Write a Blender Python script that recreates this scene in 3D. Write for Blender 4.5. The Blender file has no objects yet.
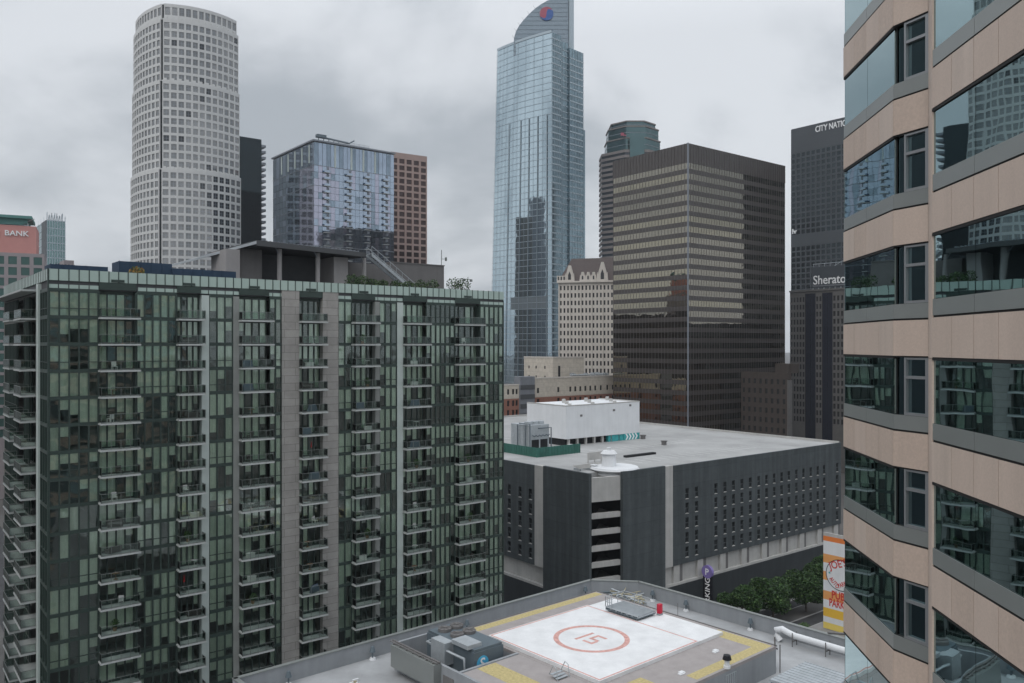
import bpy, math, random
from mathutils import Vector, Matrix
random.seed(7)
R = math.radians
scene = bpy.context.scene
COL = scene.collection
F, HY, ZC = 820.0, 345.0, 56.0          # focal length in pixels, horizon row, camera height

# ------------------------------------------------------------------ materials
def new_mat(name):
    m = bpy.data.materials.new(name); m.use_nodes = True
    nt = m.node_tree; b = nt.nodes['Principled BSDF']
    return m, nt, b

def mat(name, col, rough=0.8, metal=0.0, spec=0.3, var=0.0, scale=0.5, streak=0.0, bump=0.0, bscale=8.0, wob=0.0, wscale=0.4):
    """procedural surface: base colour varied by noise (blotches / vertical streaks), optional bump"""
    m, nt, b = new_mat(name)
    b.inputs['Roughness'].default_value = rough
    b.inputs['Metallic'].default_value = metal
    b.inputs['Specular IOR Level'].default_value = spec
    b.inputs['Base Color'].default_value = (*col, 1)
    L = nt.links.new
    geo = nt.nodes.new('ShaderNodeNewGeometry')
    if var or streak:
        n = nt.nodes.new('ShaderNodeTexNoise'); n.inputs['Scale'].default_value = scale
        n.inputs['Detail'].default_value = 6; n.inputs['Roughness'].default_value = 0.65
        L(geo.outputs['Position'], n.inputs['Vector'])
        mr = nt.nodes.new('ShaderNodeMapRange')
        mr.inputs['From Min'].default_value = 0.3; mr.inputs['From Max'].default_value = 0.7
        mr.inputs['To Min'].default_value = 1 - var; mr.inputs['To Max'].default_value = 1 + var
        L(n.outputs['Fac'], mr.inputs['Value'])
        val = mr.outputs['Result']
        if streak:
            mp = nt.nodes.new('ShaderNodeVectorMath'); mp.operation = 'MULTIPLY'
            mp.inputs[1].default_value = (1.3, 1.3, 0.08)
            L(geo.outputs['Position'], mp.inputs[0])
            n2 = nt.nodes.new('ShaderNodeTexNoise'); n2.inputs['Scale'].default_value = 1.0; n2.inputs['Detail'].default_value = 4
            L(mp.outputs['Vector'], n2.inputs['Vector'])
            m2 = nt.nodes.new('ShaderNodeMapRange')
            m2.inputs['From Min'].default_value = 0.35; m2.inputs['From Max'].default_value = 0.75
            m2.inputs['To Min'].default_value = 1; m2.inputs['To Max'].default_value = 1 - streak
            L(n2.outputs['Fac'], m2.inputs['Value'])
            mu = nt.nodes.new('ShaderNodeMath'); mu.operation = 'MULTIPLY'
            L(val, mu.inputs[0]); L(m2.outputs['Result'], mu.inputs[1]); val = mu.outputs['Value']
        sc = nt.nodes.new('ShaderNodeVectorMath'); sc.operation = 'SCALE'
        sc.inputs[0].default_value = col; L(val, sc.inputs['Scale'])
        L(sc.outputs['Vector'], b.inputs['Base Color'])
    if bump or wob:
        n = nt.nodes.new('ShaderNodeTexNoise')
        n.inputs['Scale'].default_value = wscale if wob else bscale
        n.inputs['Detail'].default_value = 1.5 if wob else 4
        L(geo.outputs['Position'], n.inputs['Vector'])
        bp = nt.nodes.new('ShaderNodeBump'); bp.inputs['Strength'].default_value = 1.0
        bp.inputs['Distance'].default_value = wob or bump
        L(n.outputs['Fac'], bp.inputs['Height']); L(bp.outputs['Normal'], b.inputs['Normal'])
    return m

def glass_mat(name, tint, refl=0.10, rcol=(0.85, 0.92, 0.9)):
    """see-through window glass: tinted transparency plus a mirror layer that grows at grazing angles"""
    m = bpy.data.materials.new(name); m.use_nodes = True
    nt = m.node_tree; nt.nodes.clear(); L = nt.links.new
    out = nt.nodes.new('ShaderNodeOutputMaterial')
    t = nt.nodes.new('ShaderNodeBsdfTransparent'); t.inputs['Color'].default_value = (*tint, 1)
    g = nt.nodes.new('ShaderNodeBsdfGlossy'); g.inputs['Color'].default_value = (*rcol, 1); g.inputs['Roughness'].default_value = 0.02
    fr = nt.nodes.new('ShaderNodeFresnel'); fr.inputs['IOR'].default_value = 1.5
    ad = nt.nodes.new('ShaderNodeMath'); ad.operation = 'ADD'; ad.use_clamp = True; ad.inputs[1].default_value = refl
    mx = nt.nodes.new('ShaderNodeMixShader')
    geo = nt.nodes.new('ShaderNodeNewGeometry')
    n = nt.nodes.new('ShaderNodeTexNoise'); n.inputs['Scale'].default_value = 0.5; n.inputs['Detail'].default_value = 1
    L(geo.outputs['Position'], n.inputs['Vector'])
    bp = nt.nodes.new('ShaderNodeBump'); bp.inputs['Distance'].default_value = 0.03
    L(n.outputs['Fac'], bp.inputs['Height']); L(bp.outputs['Normal'], g.inputs['Normal'])
    L(fr.outputs['Fac'], ad.inputs[0]); L(ad.outputs['Value'], mx.inputs['Fac'])
    L(t.outputs['BSDF'], mx.inputs[1]); L(g.outputs['BSDF'], mx.inputs[2]); L(mx.outputs['Shader'], out.inputs['Surface'])
    return m

def panel_mat(name, col, joint, bw, bh, var=0.08, rough=0.85, off=0.5, gap=0.03, streak=0.0):
    """stone / concrete cladding panels with joints, laid out in the object's own x (or y) and z"""
    m, nt, b = new_mat(name); L = nt.links.new
    b.inputs['Roughness'].default_value = rough; b.inputs['Specular IOR Level'].default_value = 0.25
    tc = nt.nodes.new('ShaderNodeTexCoord')
    sp = nt.nodes.new('ShaderNodeSeparateXYZ'); L(tc.outputs['Object'], sp.inputs[0])
    ad = nt.nodes.new('ShaderNodeMath'); L(sp.outputs['X'], ad.inputs[0]); L(sp.outputs['Y'], ad.inputs[1])
    cb = nt.nodes.new('ShaderNodeCombineXYZ'); L(ad.outputs[0], cb.inputs['X']); L(sp.outputs['Z'], cb.inputs['Y'])
    br = nt.nodes.new('ShaderNodeTexBrick'); br.offset = off
    br.inputs['Scale'].default_value = 1; br.inputs['Brick Width'].default_value = bw; br.inputs['Row Height'].default_value = bh
    br.inputs['Mortar Size'].default_value = gap; br.inputs['Mortar Smooth'].default_value = 0.1
    br.inputs['Color1'].default_value = (*[c * (1 - var) for c in col], 1)
    br.inputs['Color2'].default_value = (*[c * (1 + var) for c in col], 1)
    br.inputs['Mortar'].default_value = (*joint, 1)
    L(cb.outputs[0], br.inputs['Vector'])
    geo = nt.nodes.new('ShaderNodeNewGeometry')
    n = nt.nodes.new('ShaderNodeTexNoise'); n.inputs['Scale'].default_value = 0.7; n.inputs['Detail'].default_value = 8
    n.inputs['Roughness'].default_value = 0.7
    L(geo.outputs['Position'], n.inputs['Vector'])
    mr = nt.nodes.new('ShaderNodeMapRange'); mr.inputs['From Min'].default_value = 0.3; mr.inputs['From Max'].default_value = 0.7
    mr.inputs['To Min'].default_value = 0.87; mr.inputs['To Max'].default_value = 1.12
    L(n.outputs['Fac'], mr.inputs['Value'])
    sc = nt.nodes.new('ShaderNodeVectorMath'); sc.operation = 'SCALE'
    fac = mr.outputs['Result']
    if streak:                                   # rain streaks running down the wall
        mp = nt.nodes.new('ShaderNodeVectorMath'); mp.operation = 'MULTIPLY'; mp.inputs[1].default_value = (0.9, 0.9, 0.05)
        L(geo.outputs['Position'], mp.inputs[0])
        n2 = nt.nodes.new('ShaderNodeTexNoise'); n2.inputs['Scale'].default_value = 1.0; n2.inputs['Detail'].default_value = 5
        L(mp.outputs['Vector'], n2.inputs['Vector'])
        m2 = nt.nodes.new('ShaderNodeMapRange'); m2.inputs['From Min'].default_value = 0.4; m2.inputs['From Max'].default_value = 0.7
        m2.inputs['To Min'].default_value = 1 - streak * .5; m2.inputs['To Max'].default_value = 1 + streak
        L(n2.outputs['Fac'], m2.inputs['Value'])
        mu = nt.nodes.new('ShaderNodeMath'); mu.operation = 'MULTIPLY'; L(fac, mu.inputs[0]); L(m2.outputs['Result'], mu.inputs[1]); fac = mu.outputs[0]
    L(br.outputs['Color'], sc.inputs[0]); L(fac, sc.inputs['Scale'])
    L(sc.outputs['Vector'], b.inputs['Base Color'])
    return m

M = {}
def setup_materials():
    M['frame'] = mat('dark_green_metal', (0.035, 0.055, 0.047), 0.45, 0.0, 0.4, 0.1)
    M['gglass'] = glass_mat('green_window_glass', (0.925, 0.975, 0.935), 0.06)
    M['curtain'] = mat('sage_curtain', (0.82, 0.84, 0.76), 0.9, var=0.10, scale=1.2)
    M['curtain2'] = mat('grey_curtain', (0.66, 0.68, 0.61), 0.9, var=0.10, scale=1.2)
    M['room'] = mat('room_interior', (0.22, 0.21, 0.19), 0.9, var=0.3, scale=0.6)
    M['floor'] = mat('floor_slab', (0.18, 0.18, 0.17), 0.9)
    M['parapet'] = mat('frosted_parapet_glass', (0.40, 0.50, 0.45), 0.25, 0, 0.5, 0.06, 0.4)
    M['conc'] = panel_mat('concrete_panels', (0.34, 0.325, 0.305), (0.2, 0.19, 0.18), 3.0, 1.0)
    M['pier'] = mat('grey_pier', (0.27, 0.28, 0.265), 0.8, var=0.08, streak=0.1)
    M['white_panel'] = mat('pale_metal_panel', (0.50, 0.56, 0.53), 0.5, 0, 0.4, 0.06, 0.5, 0.08)
    M['slab'] = mat('balcony_concrete', (0.44, 0.46, 0.45), 0.8, var=0.1, scale=2)
    M['rail'] = mat('railing_metal', (0.19, 0.21, 0.20), 0.4, 0.3)
    M['railglass'] = glass_mat('railing_glass', (0.82, 0.88, 0.85), 0.015, (0.6, 0.66, 0.64))
    M['roofgrey'] = mat('roof_grey', (0.085, 0.088, 0.092), 0.85, var=0.1)
    M['stucco'] = mat('grey_stucco', (0.17, 0.163, 0.16), 0.9, var=0.08, streak=0.12)
    M['stuccolight'] = mat('light_stucco', (0.33, 0.315, 0.31), 0.9, var=0.06, streak=0.08)
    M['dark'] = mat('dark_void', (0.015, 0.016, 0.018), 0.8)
    M['blue'] = mat('blue_hoarding', (0.028, 0.055, 0.095), 0.7, var=0.12, scale=0.8)
    M['pink'] = mat('pink_granite', (0.58, 0.465, 0.39), 0.55, 0, 0.35, 0.07, 14.0, 0.10)
    M['pink3'] = mat('pink_granite_pale', (0.595, 0.485, 0.41), 0.5, 0, 0.35, 0.06, 11.0, 0.16)
    M['pink2'] = mat('pink_granite_weathered', (0.555, 0.44, 0.365), 0.55, 0, 0.35, 0.09, 9.0, 0.12)
    M['sill'] = mat('grey_sill_metal', (0.27, 0.285, 0.275), 0.35, 0.3, 0.4, 0.05, 0.4)
    M['joint'] = mat('dark_joint', (0.02, 0.02, 0.02), 0.7)
    M['mglass'] = mat('mirror_teal_glass', (0.30, 0.42, 0.44), 0.012, 1.0, 0.5, wob=0.005, wscale=0.45)
    M['alu'] = mat('grey_aluminium', (0.32, 0.33, 0.34), 0.35, 0.5)
    M['garage'] = panel_mat('charcoal_cladding', (0.064, 0.074, 0.078), (0.050, 0.058, 0.062), 7.2, 3.02, 0.05, 0.75, 0.0, 0.05, 0.22)
    M['garagebase'] = mat('charcoal_base', (0.036, 0.042, 0.046), 0.7, 0, 0.3, 0.12, 0.2, 0.2)
    M['whiteconc'] = mat('painted_concrete', (0.46, 0.45, 0.43), 0.85, var=0.08, streak=0.15)
    M['deck'] = mat('garage_roof_deck', (0.345, 0.345, 0.34), 0.85, 0, 0.3, 0.20, 0.10)
    M['white'] = mat('white_paint', (0.72, 0.73, 0.74), 0.6, 0, 0.3, 0.05, 0.3, 0.06)
    M['greenwall'] = mat('green_screen_wall', (0.045, 0.15, 0.12), 0.7, var=0.15, streak=0.2)
    M['teal'] = mat('teal_paint', (0.05, 0.35, 0.36), 0.6, var=0.1)
    M['steel'] = mat('galvanised_steel', (0.42, 0.45, 0.47), 0.5, 0.3, 0.4, 0.12, 1.5)
    M['helicon'] = mat('roof_screed', (0.35, 0.355, 0.36), 0.85, 0, 0.3, 0.17, 0.3)
    M['hwall'] = mat('grey_painted_wall', (0.30, 0.315, 0.33), 0.8, 0, 0.3, 0.07, 0.5, 0.12)
    M['helideck'] = mat('deck_brown_grey', (0.34, 0.31, 0.30), 0.85, 0, 0.3, 0.10, 0.8)
    M['pad'] = mat('pad_white', (0.72, 0.72, 0.72), 0.7, 0, 0.3, 0.11, 0.45, bump=0.01)
    M['padred'] = mat('faded_red_paint', (0.60, 0.34, 0.30), 0.8, var=0.3, scale=3.0)
    M['yellow'] = mat('worn_yellow_paint', (0.47, 0.39, 0.19), 0.85, var=0.25, scale=4)
    M['red'] = mat('red_cabinet', (0.55, 0.03, 0.06), 0.5)
    M['hvac'] = mat('hvac_blue_grey', (0.12, 0.15, 0.17), 0.6, 0.1, var=0.1)
    M['logoblue'] = mat('logo_blue', (0.08, 0.42, 0.66), 0.5)
    M['debris'] = mat('old_timber', (0.42, 0.38, 0.27), 0.9, var=0.4, scale=3)
    M['wtower'] = mat('white_granite', (0.60, 0.60, 0.59), 0.7, 0, 0.3, 0.04, 0.2, 0.05)
    M['wglass'] = mat('grey_tower_glass', (0.27, 0.275, 0.275), 0.05, 0.6, 0.5, 0.25, 0.15)
    M['wglass2'] = mat('dark_tower_glass', (0.05, 0.055, 0.06), 0.05, 0.5, 0.5)
    M['wgglass'] = mat('pale_blue_mirror', (0.47, 0.575, 0.63), 0.04, 1.0, 0.5, 0.07, 0.12, wob=0.03, wscale=0.25)
    M['wgdark'] = mat('teal_tower_glass', (0.19, 0.27, 0.31), 0.06, 0.9, 0.5, 0.3, 0.2)
    M['wgmull'] = mat('tower_mullion', (0.23, 0.28, 0.31), 0.4, 0.4)
    M['wgband'] = mat('tower_band_metal', (0.42, 0.49, 0.53), 0.35, 0.5)
    M['louver'] = mat('louver_grey', (0.16, 0.19, 0.21), 0.5, 0.3)
    M['sail'] = mat('sail_grey', (0.24, 0.29, 0.33), 0.22, 0.6, var=0.1)
    M['logored'] = mat('emblem_red', (0.38, 0.09, 0.13), 0.5)
    M['logonavy'] = mat('emblem_blue', (0.05, 0.12, 0.34), 0.5)
    M['logowhite'] = mat('sign_white', (0.85, 0.85, 0.85), 0.5)
    M['brown'] = mat('brown_spandrel', (0.070, 0.061, 0.057), 0.25, 0.2, 0.5, 0.08, 0.2)
    M['browntop'] = mat('brown_louvre_crown', (0.092, 0.080, 0.078), 0.5, 0.1, 0.4, 0.08, 0.3, 0.1)
    M['bronze'] = mat('bronze_mirror', (0.285, 0.265, 0.222), 0.02, 1.0, 0.5, wob=0.018, wscale=0.35)
    M['bronze2'] = mat('gold_bronze_mirror', (0.32, 0.295, 0.23), 0.02, 1.0, 0.5, wob=0.018, wscale=0.35)
    M['black'] = mat('black_tower_cladding', (0.050, 0.057, 0.064), 0.5, 0.1, 0.4, 0.08, 0.1)
    M['blackglass'] = mat('black_tower_glass', (0.016, 0.026, 0.031), 0.08, 0.8, 0.5, 0.3, 0.1)
    M['stripe'] = mat('grey_brown_stone', (0.23, 0.20, 0.19), 0.7, var=0.05)
    M['octglass'] = mat('octagon_green_glass', (0.10, 0.17, 0.175), 0.06, 0.8, 0.5, 0.2, 0.1)
    M['octdark'] = mat('dark_strip_glass', (0.07, 0.08, 0.095), 0.08, 0.7)
    M['apt1'] = mat('apartment_glass_blue', (0.34, 0.41, 0.50), 0.03, 0.95, 0.5, 0.1, 0.3, wob=0.015, wscale=0.4)
    M['apt2'] = mat('apartment_glass_lilac', (0.40, 0.41, 0.50), 0.05, 0.9, 0.5, 0.06, 0.3, wob=0.015, wscale=0.4)
    M['apt3'] = mat('apartment_glass_dark', (0.22, 0.28, 0.34), 0.03, 0.95, 0.5, 0.2, 0.3, wob=0.015, wscale=0.4)
    M['aptgrey'] = mat('apartment_metal', (0.23, 0.25, 0.28), 0.5, 0.3)
    M['brick_pink'] = mat('pink_brown_stone', (0.37, 0.27, 0.24), 0.8, var=0.06)
    M['redglass'] = mat('maroon_dark_glass', (0.05, 0.028, 0.026), 0.1, 0.5, 0.5, 0.4, 0.3)
    M['cream'] = panel_mat('cream_stone', (0.60, 0.54, 0.46), (0.38, 0.33, 0.27), 2.2, 1.8, 0.05)
    M['creamlight'] = mat('cream_terracotta', (0.66, 0.61, 0.55), 0.8, var=0.06, streak=0.08)
    M['brick'] = mat('red_brick', (0.30, 0.145, 0.105), 0.9, var=0.10, scale=2.5, streak=0.1)
    M['rooftile'] = mat('brown_roof_tile', (0.10, 0.082, 0.078), 0.85, var=0.15, scale=1.0)
    M['windark'] = mat('dark_window', (0.03, 0.03, 0.033), 0.12, 0.0, 0.5, 0.3, 0.4)
    M['brownbrick'] = mat('dark_brown_brick', (0.062, 0.050, 0.043), 0.9, var=0.12, scale=0.8, streak=0.15)
    M['tan'] = mat('tan_mullion_concrete', (0.13, 0.125, 0.12), 0.85, var=0.1)
    M['navyglass'] = mat('navy_glass', (0.03, 0.035, 0.055), 0.1, 0.4, 0.5)
    M['greybld'] = mat('grey_cladding', (0.21, 0.22, 0.24), 0.8, var=0.08, streak=0.1)
    M['salmon'] = mat('salmon_sign_panel', (0.55, 0.26, 0.235), 0.7, var=0.05)
    M['usgrey'] = mat('mauve_grey_concrete', (0.31, 0.275, 0.28), 0.85, var=0.06)
    M['usglass'] = mat('green_strip_glass', (0.06, 0.13, 0.115), 0.1, 0.4, 0.5, 0.15, 0.4)
    M['usroof'] = mat('green_copper_roof', (0.10, 0.24, 0.22), 0.6)
    M['pale_green_glass'] = mat('pale_green_tower_glass', (0.17, 0.27, 0.27), 0.08, 0.85, 0.5, 0.15, 0.15)
    M['asphalt'] = mat('asphalt', (0.05, 0.05, 0.052), 0.9, var=0.15, scale=0.4)
    M['ground'] = mat('city_ground', (0.11, 0.105, 0.10), 0.95, var=0.2, scale=0.05)
    M['pave'] = mat('pavement_concrete', (0.24, 0.235, 0.23), 0.9, var=0.12, scale=0.6)
    M['kerb'] = mat('kerb_concrete', (0.32, 0.31, 0.30), 0.9, var=0.1)
    M['line'] = mat('road_paint', (0.70, 0.70, 0.68), 0.8, var=0.1)
    M['leaf1'] = mat('leaf_dark', (0.020, 0.045, 0.014), 0.6, var=0.3, scale=0.8)
    M['leaf2'] = mat('leaf_mid', (0.040, 0.092, 0.024), 0.6, var=0.3, scale=0.8)
    M['leaf3'] = mat('leaf_light', (0.075, 0.13, 0.038), 0.6, var=0.3, scale=0.8)
    M['leafgold'] = mat('leaf_gold', (0.34, 0.20, 0.05), 0.7, var=0.3, scale=2)
    M['bark'] = mat('bark', (0.10, 0.08, 0.065), 0.9, var=0.2, scale=3)
    M['orange'] = mat('orange_sign_paint', (0.70, 0.20, 0.05), 0.7, var=0.05)
    M['ltorange'] = mat('pale_orange_sign_paint', (0.72, 0.34, 0.12), 0.7, var=0.05)
    M['amber'] = mat('amber_sign_paint', (0.75, 0.46, 0.06), 0.7, var=0.05)
    M['signyellow'] = mat('yellow_sign_paint', (0.78, 0.60, 0.15), 0.7, var=0.05)
    M['signred'] = mat('red_sign_paint', (0.55, 0.05, 0.04), 0.7)
    M['signblack'] = mat('black_sign_panel', (0.012, 0.012, 0.016), 0.5)
    M['purple'] = mat('purple_sign_disc', (0.22, 0.17, 0.42), 0.5)
    M['signgrey'] = mat('dark_grey_sign_board', (0.06, 0.068, 0.078), 0.5, var=0.05)
    M['carwhite'] = mat('white_car_paint', (0.7, 0.7, 0.7), 0.25, 0, 0.5)
    M['carglass'] = mat('car_glass', (0.02, 0.02, 0.025), 0.05, 0, 0.8)
    M['tyre'] = mat('tyre_rubber', (0.02, 0.02, 0.02), 0.9)
    M['wicker'] = mat('dark_wicker', (0.05, 0.045, 0.04), 0.9)
    M['whiteplastic'] = mat('white_plastic', (0.6, 0.6, 0.58), 0.5)
    M['bluecloth'] = mat('blue_cloth', (0.10, 0.13, 0.17), 0.9)
    M['redcloth'] = mat('red_cloth', (0.40, 0.04, 0.04), 0.9)
    M['wood'] = mat('teak_wood', (0.22, 0.14, 0.08), 0.8, var=0.2, scale=3)
setup_materials()

# ------------------------------------------------------------------ mesh helpers
class MB:
    def __init__(s): s.v, s.f, s.m, s.smooth = [], [], [], []
    def add(s, vs, fs, mi=0, flip=False, smooth=False):
        b = len(s.v); s.v += [tuple(p) for p in vs]
        for f in fs:
            f = [b + i for i in f]
            s.f.append(f[::-1] if flip else f); s.m.append(mi); s.smooth.append(smooth)
    BOX = [(0, 3, 2, 1), (4, 5, 6, 7), (0, 1, 5, 4), (1, 2, 6, 5), (2, 3, 7, 6), (3, 0, 4, 7)]
    def box(s, x0, x1, y0, y1, z0, z1, mi=0):
        s.add([(x0, y0, z0), (x1, y0, z0), (x1, y1, z0), (x0, y1, z0), (x0, y0, z1), (x1, y0, z1), (x1, y1, z1), (x0, y1, z1)], MB.BOX, mi)
    def fbox(s, fc, s0, s1, n0, n1, z0, z1, mi=0):
        s.add([fc.P(a, n, z) for a, n, z in ((s0, n0, z0), (s1, n0, z0), (s1, n1, z0), (s0, n1, z0), (s0, n0, z1), (s1, n0, z1), (s1, n1, z1), (s0, n1, z1))],
              MB.BOX, mi, flip=fc.left)
    def prism(s, poly, z0, z1, mi=0, mi_top=None, poly_top=None):
        n = len(poly); pt = poly_top or poly
        ar = sum(poly[i][0] * poly[(i + 1) % n][1] - poly[(i + 1) % n][0] * poly[i][1] for i in range(n))
        fl = ar < 0
        vs = [(p[0], p[1], z0) for p in poly] + [(p[0], p[1], z1) for p in pt]
        s.add(vs, [(i, (i + 1) % n, n + (i + 1) % n, n + i) for i in range(n)] + [tuple(range(n))[::-1]], mi, fl)
        s.add(vs[n:], [tuple(range(n))], mi if mi_top is None else mi_top, fl)
    def cyl(s, c, r, z0, z1, mi=0, n=14, r1=None, smooth=True):
        r1 = r if r1 is None else r1
        vs = [(c[0] + r * math.cos(2 * math.pi * i / n), c[1] + r * math.sin(2 * math.pi * i / n), z0) for i in range(n)] + \
             [(c[0] + r1 * math.cos(2 * math.pi * i / n), c[1] + r1 * math.sin(2 * math.pi * i / n), z1) for i in range(n)]
        s.add(vs, [(i, (i + 1) % n, n + (i + 1) % n, n + i) for i in range(n)], mi, smooth=smooth)
        s.add(vs, [tuple(range(n))[::-1], tuple(range(n, 2 * n))], mi)
    def tube(s, pts, r, mi=0, n=8, radii=None):
        pts = [Vector(p) for p in pts]; rings = []
        for i, p in enumerate(pts):
            t = (pts[min(i + 1, len(pts) - 1)] - pts[max(i - 1, 0)]).normalized()
            a = t.cross(Vector((0, 0, 1)))
            if a.length < 0.05: a = t.cross(Vector((1, 0, 0)))
            a.normalize(); b = a.cross(t).normalized(); rr = radii[i] if radii else r
            rings += [p + a * rr * math.cos(2 * math.pi * k / n) + b * rr * math.sin(2 * math.pi * k / n) for k in range(n)]
        fs = []
        for i in range(len(pts) - 1):
            for k in range(n):
                fs.append((i * n + k, (i + 1) * n + k, (i + 1) * n + (k + 1) % n, i * n + (k + 1) % n))
        s.add(rings, fs, mi, smooth=True)
        e = (len(pts) - 1) * n
        s.add(rings, [tuple(range(n)), tuple(range(e, e + n))[::-1]], mi)
    def bar(s, p, q, w, mi=0):
        s.tube([p, q], w * 0.7, mi, 4)
    def merge(s, o):
        b = len(s.v); s.v += o.v; s.f += [[b + i for i in f] for f in o.f]; s.m += o.m; s.smooth += o.smooth
    def build(s, name, mats, parent=None, loc=(0, 0, 0), rotz=0):
        me = bpy.data.meshes.new(name); me.from_pydata(s.v, [], s.f)
        mats = mats if isinstance(mats, (list, tuple)) else [mats]
        used = sorted(set(s.m)); mp = {u: i for i, u in enumerate(used)}
        for u in used: me.materials.append(M[mats[u]])
        me.polygons.foreach_set('material_index', [mp[i] for i in s.m])
        me.polygons.foreach_set('use_smooth', s.smooth)
        me.update()
        o = bpy.data.objects.new(name, me); COL.objects.link(o)
        if parent: o.parent = parent
        o.location = loc; o.rotation_euler = (0, 0, rotz)
        return o

class Face:
    """a vertical wall plane: point o, unit direction d along it, outward normal n (all in plan)"""
    def __init__(s, o, d, n):
        s.o, s.d, s.n = o, d, n; s.left = d[0] * n[1] - d[1] * n[0] < 0
    def P(s, a, n, z): return (s.o[0] + a * s.d[0] + n * s.n[0], s.o[1] + a * s.d[1] + n * s.n[1], z)
def seg_face(A, B, out):
    """face from A to B; 'out' is any point on the outer side"""
    dx, dy = B[0] - A[0], B[1] - A[1]; l = math.hypot(dx, dy); d = (dx / l, dy / l); n = (d[1], -d[0])
    if (out[0] - A[0]) * n[0] + (out[1] - A[1]) * n[1] < 0: n = (-n[0], -n[1])
    return Face(A, d, n), l
UF = Face((0, 0), (1, 0), (0, -1)); VF = Face((0, 0), (0, 1), (-1, 0))

def tag(o, label, cat, group=None, kind=None):
    if label: o['label'] = label
    if cat: o['category'] = cat
    if group: o['group'] = group
    if kind: o['kind'] = kind
    return o
def thing(name, loc, rz, label, cat, group=None):
    o = bpy.data.objects.new(name, None); COL.objects.link(o)
    o.location = loc; o.rotation_euler = (0, 0, rz); o.empty_display_size = 1
    return tag(o, label, cat, group)

class Frame:
    """building frame: near corner seen at pixel column px at depth d; local x runs right and away, local y left and away"""
    def __init__(s, px, d, deg=38.5):
        s.X, s.Y = (px - 512) / F * d, d; s.a = R(deg)
        s.u = (math.cos(s.a), math.sin(s.a)); s.w = (-s.u[1], s.u[0])
    def tu(s, px, y=0.0):
        X, Y = s.world(0, y); k = (px - 512) / F
        return (k * Y - X) / (s.u[0] - k * s.u[1])
    def tv(s, px, x=0.0):
        X, Y = s.world(x, 0); k = (px - 512) / F
        return (k * Y - X) / (s.w[0] - k * s.w[1])
    def world(s, x, y): return (s.X + x * s.u[0] + y * s.w[0], s.Y + x * s.u[1] + y * s.w[1])
    def depth(s, x=0, y=0): return s.world(x, y)[1]
    def z(s, py, x=0, y=0): return ZC + (HY - py) * s.depth(x, y) / F
    def pix(s, p):
        X, Y = s.world(p[0], p[1]); return 512 + F * X / Y, HY - F * (p[2] - ZC) / Y, Y
    def root(s, name, label, cat, group=None): return thing(name, (s.X, s.Y, 0), s.a, label, cat, group)
    def local(s, X, Y):
        dx, dy = X - s.X, Y - s.Y; return dx * s.u[0] + dy * s.u[1], dx * s.w[0] + dy * s.w[1]
WORLD = Frame(512, 1e-6, 0); WORLD.X = WORLD.Y = 0.0

def emit(items, name, mats, root, fr, limit=100):
    """items: (centre, size, MB, [(subname, MB)]) - the ones that show largest become parts, the rest one 'stuff' part"""
    def score(it):
        px, py, d = fr.pix(it[0]); s = it[1] / max(d, 1)
        if not (-5 < px < 1029 and -5 < py < 690): s *= 0.01
        return -s
    items = sorted(items, key=score); rest = MB()
    for i, (c, sz, mb, subs) in enumerate(items):
        if i < limit:
            o = mb.build(name, mats, root)
            for sn, smb in subs:
                if smb.v: smb.build(sn, mats, o)
        else:
            rest.merge(mb)
            for sn, smb in subs: rest.merge(smb)
    if rest.v: tag(rest.build(name, mats, root), None, None, kind='stuff')

def punched(fc, s0, s1, z0, z1, cols, rows, thick, wall, mi, fr, skip=None):
    """wall with real openings; returns the list of openings (a, b, za, zb)"""
    cols = sorted(cols); rows = sorted(rows); ops = []; a = s0
    for (c0, c1) in cols:
        if c0 > a: wall.fbox(fc, a, c0, -thick, 0, z0, z1, mi)
        zz = z0
        for (r0, r1) in rows:
            if skip and skip(c0, r0): continue
            wall.fbox(fc, c0, c1, -thick, 0, zz, r0, mi); zz = r1; ops.append((c0, c1, r0, r1))
        wall.fbox(fc, c0, c1, -thick, 0, zz, z1, mi); a = c1
    if a < s1: wall.fbox(fc, a, s1, -thick, 0, z0, z1, mi)
    return ops
def pane(fc, op, n, gi, fi=None, muntin=0.0, vx=1, hz=1):
    a, b, z0, z1 = op; mb = MB()
    mb.fbox(fc, a, b, n - 0.06, n, z0, z1, gi)
    if fi is not None:
        for k in range(1, vx + 1):
            x = a + (b - a) * k / (vx + 1); mb.fbox(fc, x - muntin, x + muntin, n + 0.002, n + 0.06, z0, z1, fi)
        for k in range(1, hz + 1):
            z = z0 + (z1 - z0) * k / (hz + 1); mb.fbox(fc, a, b, n + 0.003, n + 0.05, z - muntin, z + muntin, fi)
    return mb
def win_items(fc, ops, n, mats_pick, fi=None, muntin=0.0, vx=1, hz=1):
    out = []
    for op in ops:
        mb = pane(fc, op, n, random.choice(mats_pick), fi, muntin, vx, hz)
        out.append((fc.P((op[0] + op[1]) / 2, 0, (op[2] + op[3]) / 2), op[1] - op[0], mb, []))
    return out

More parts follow.
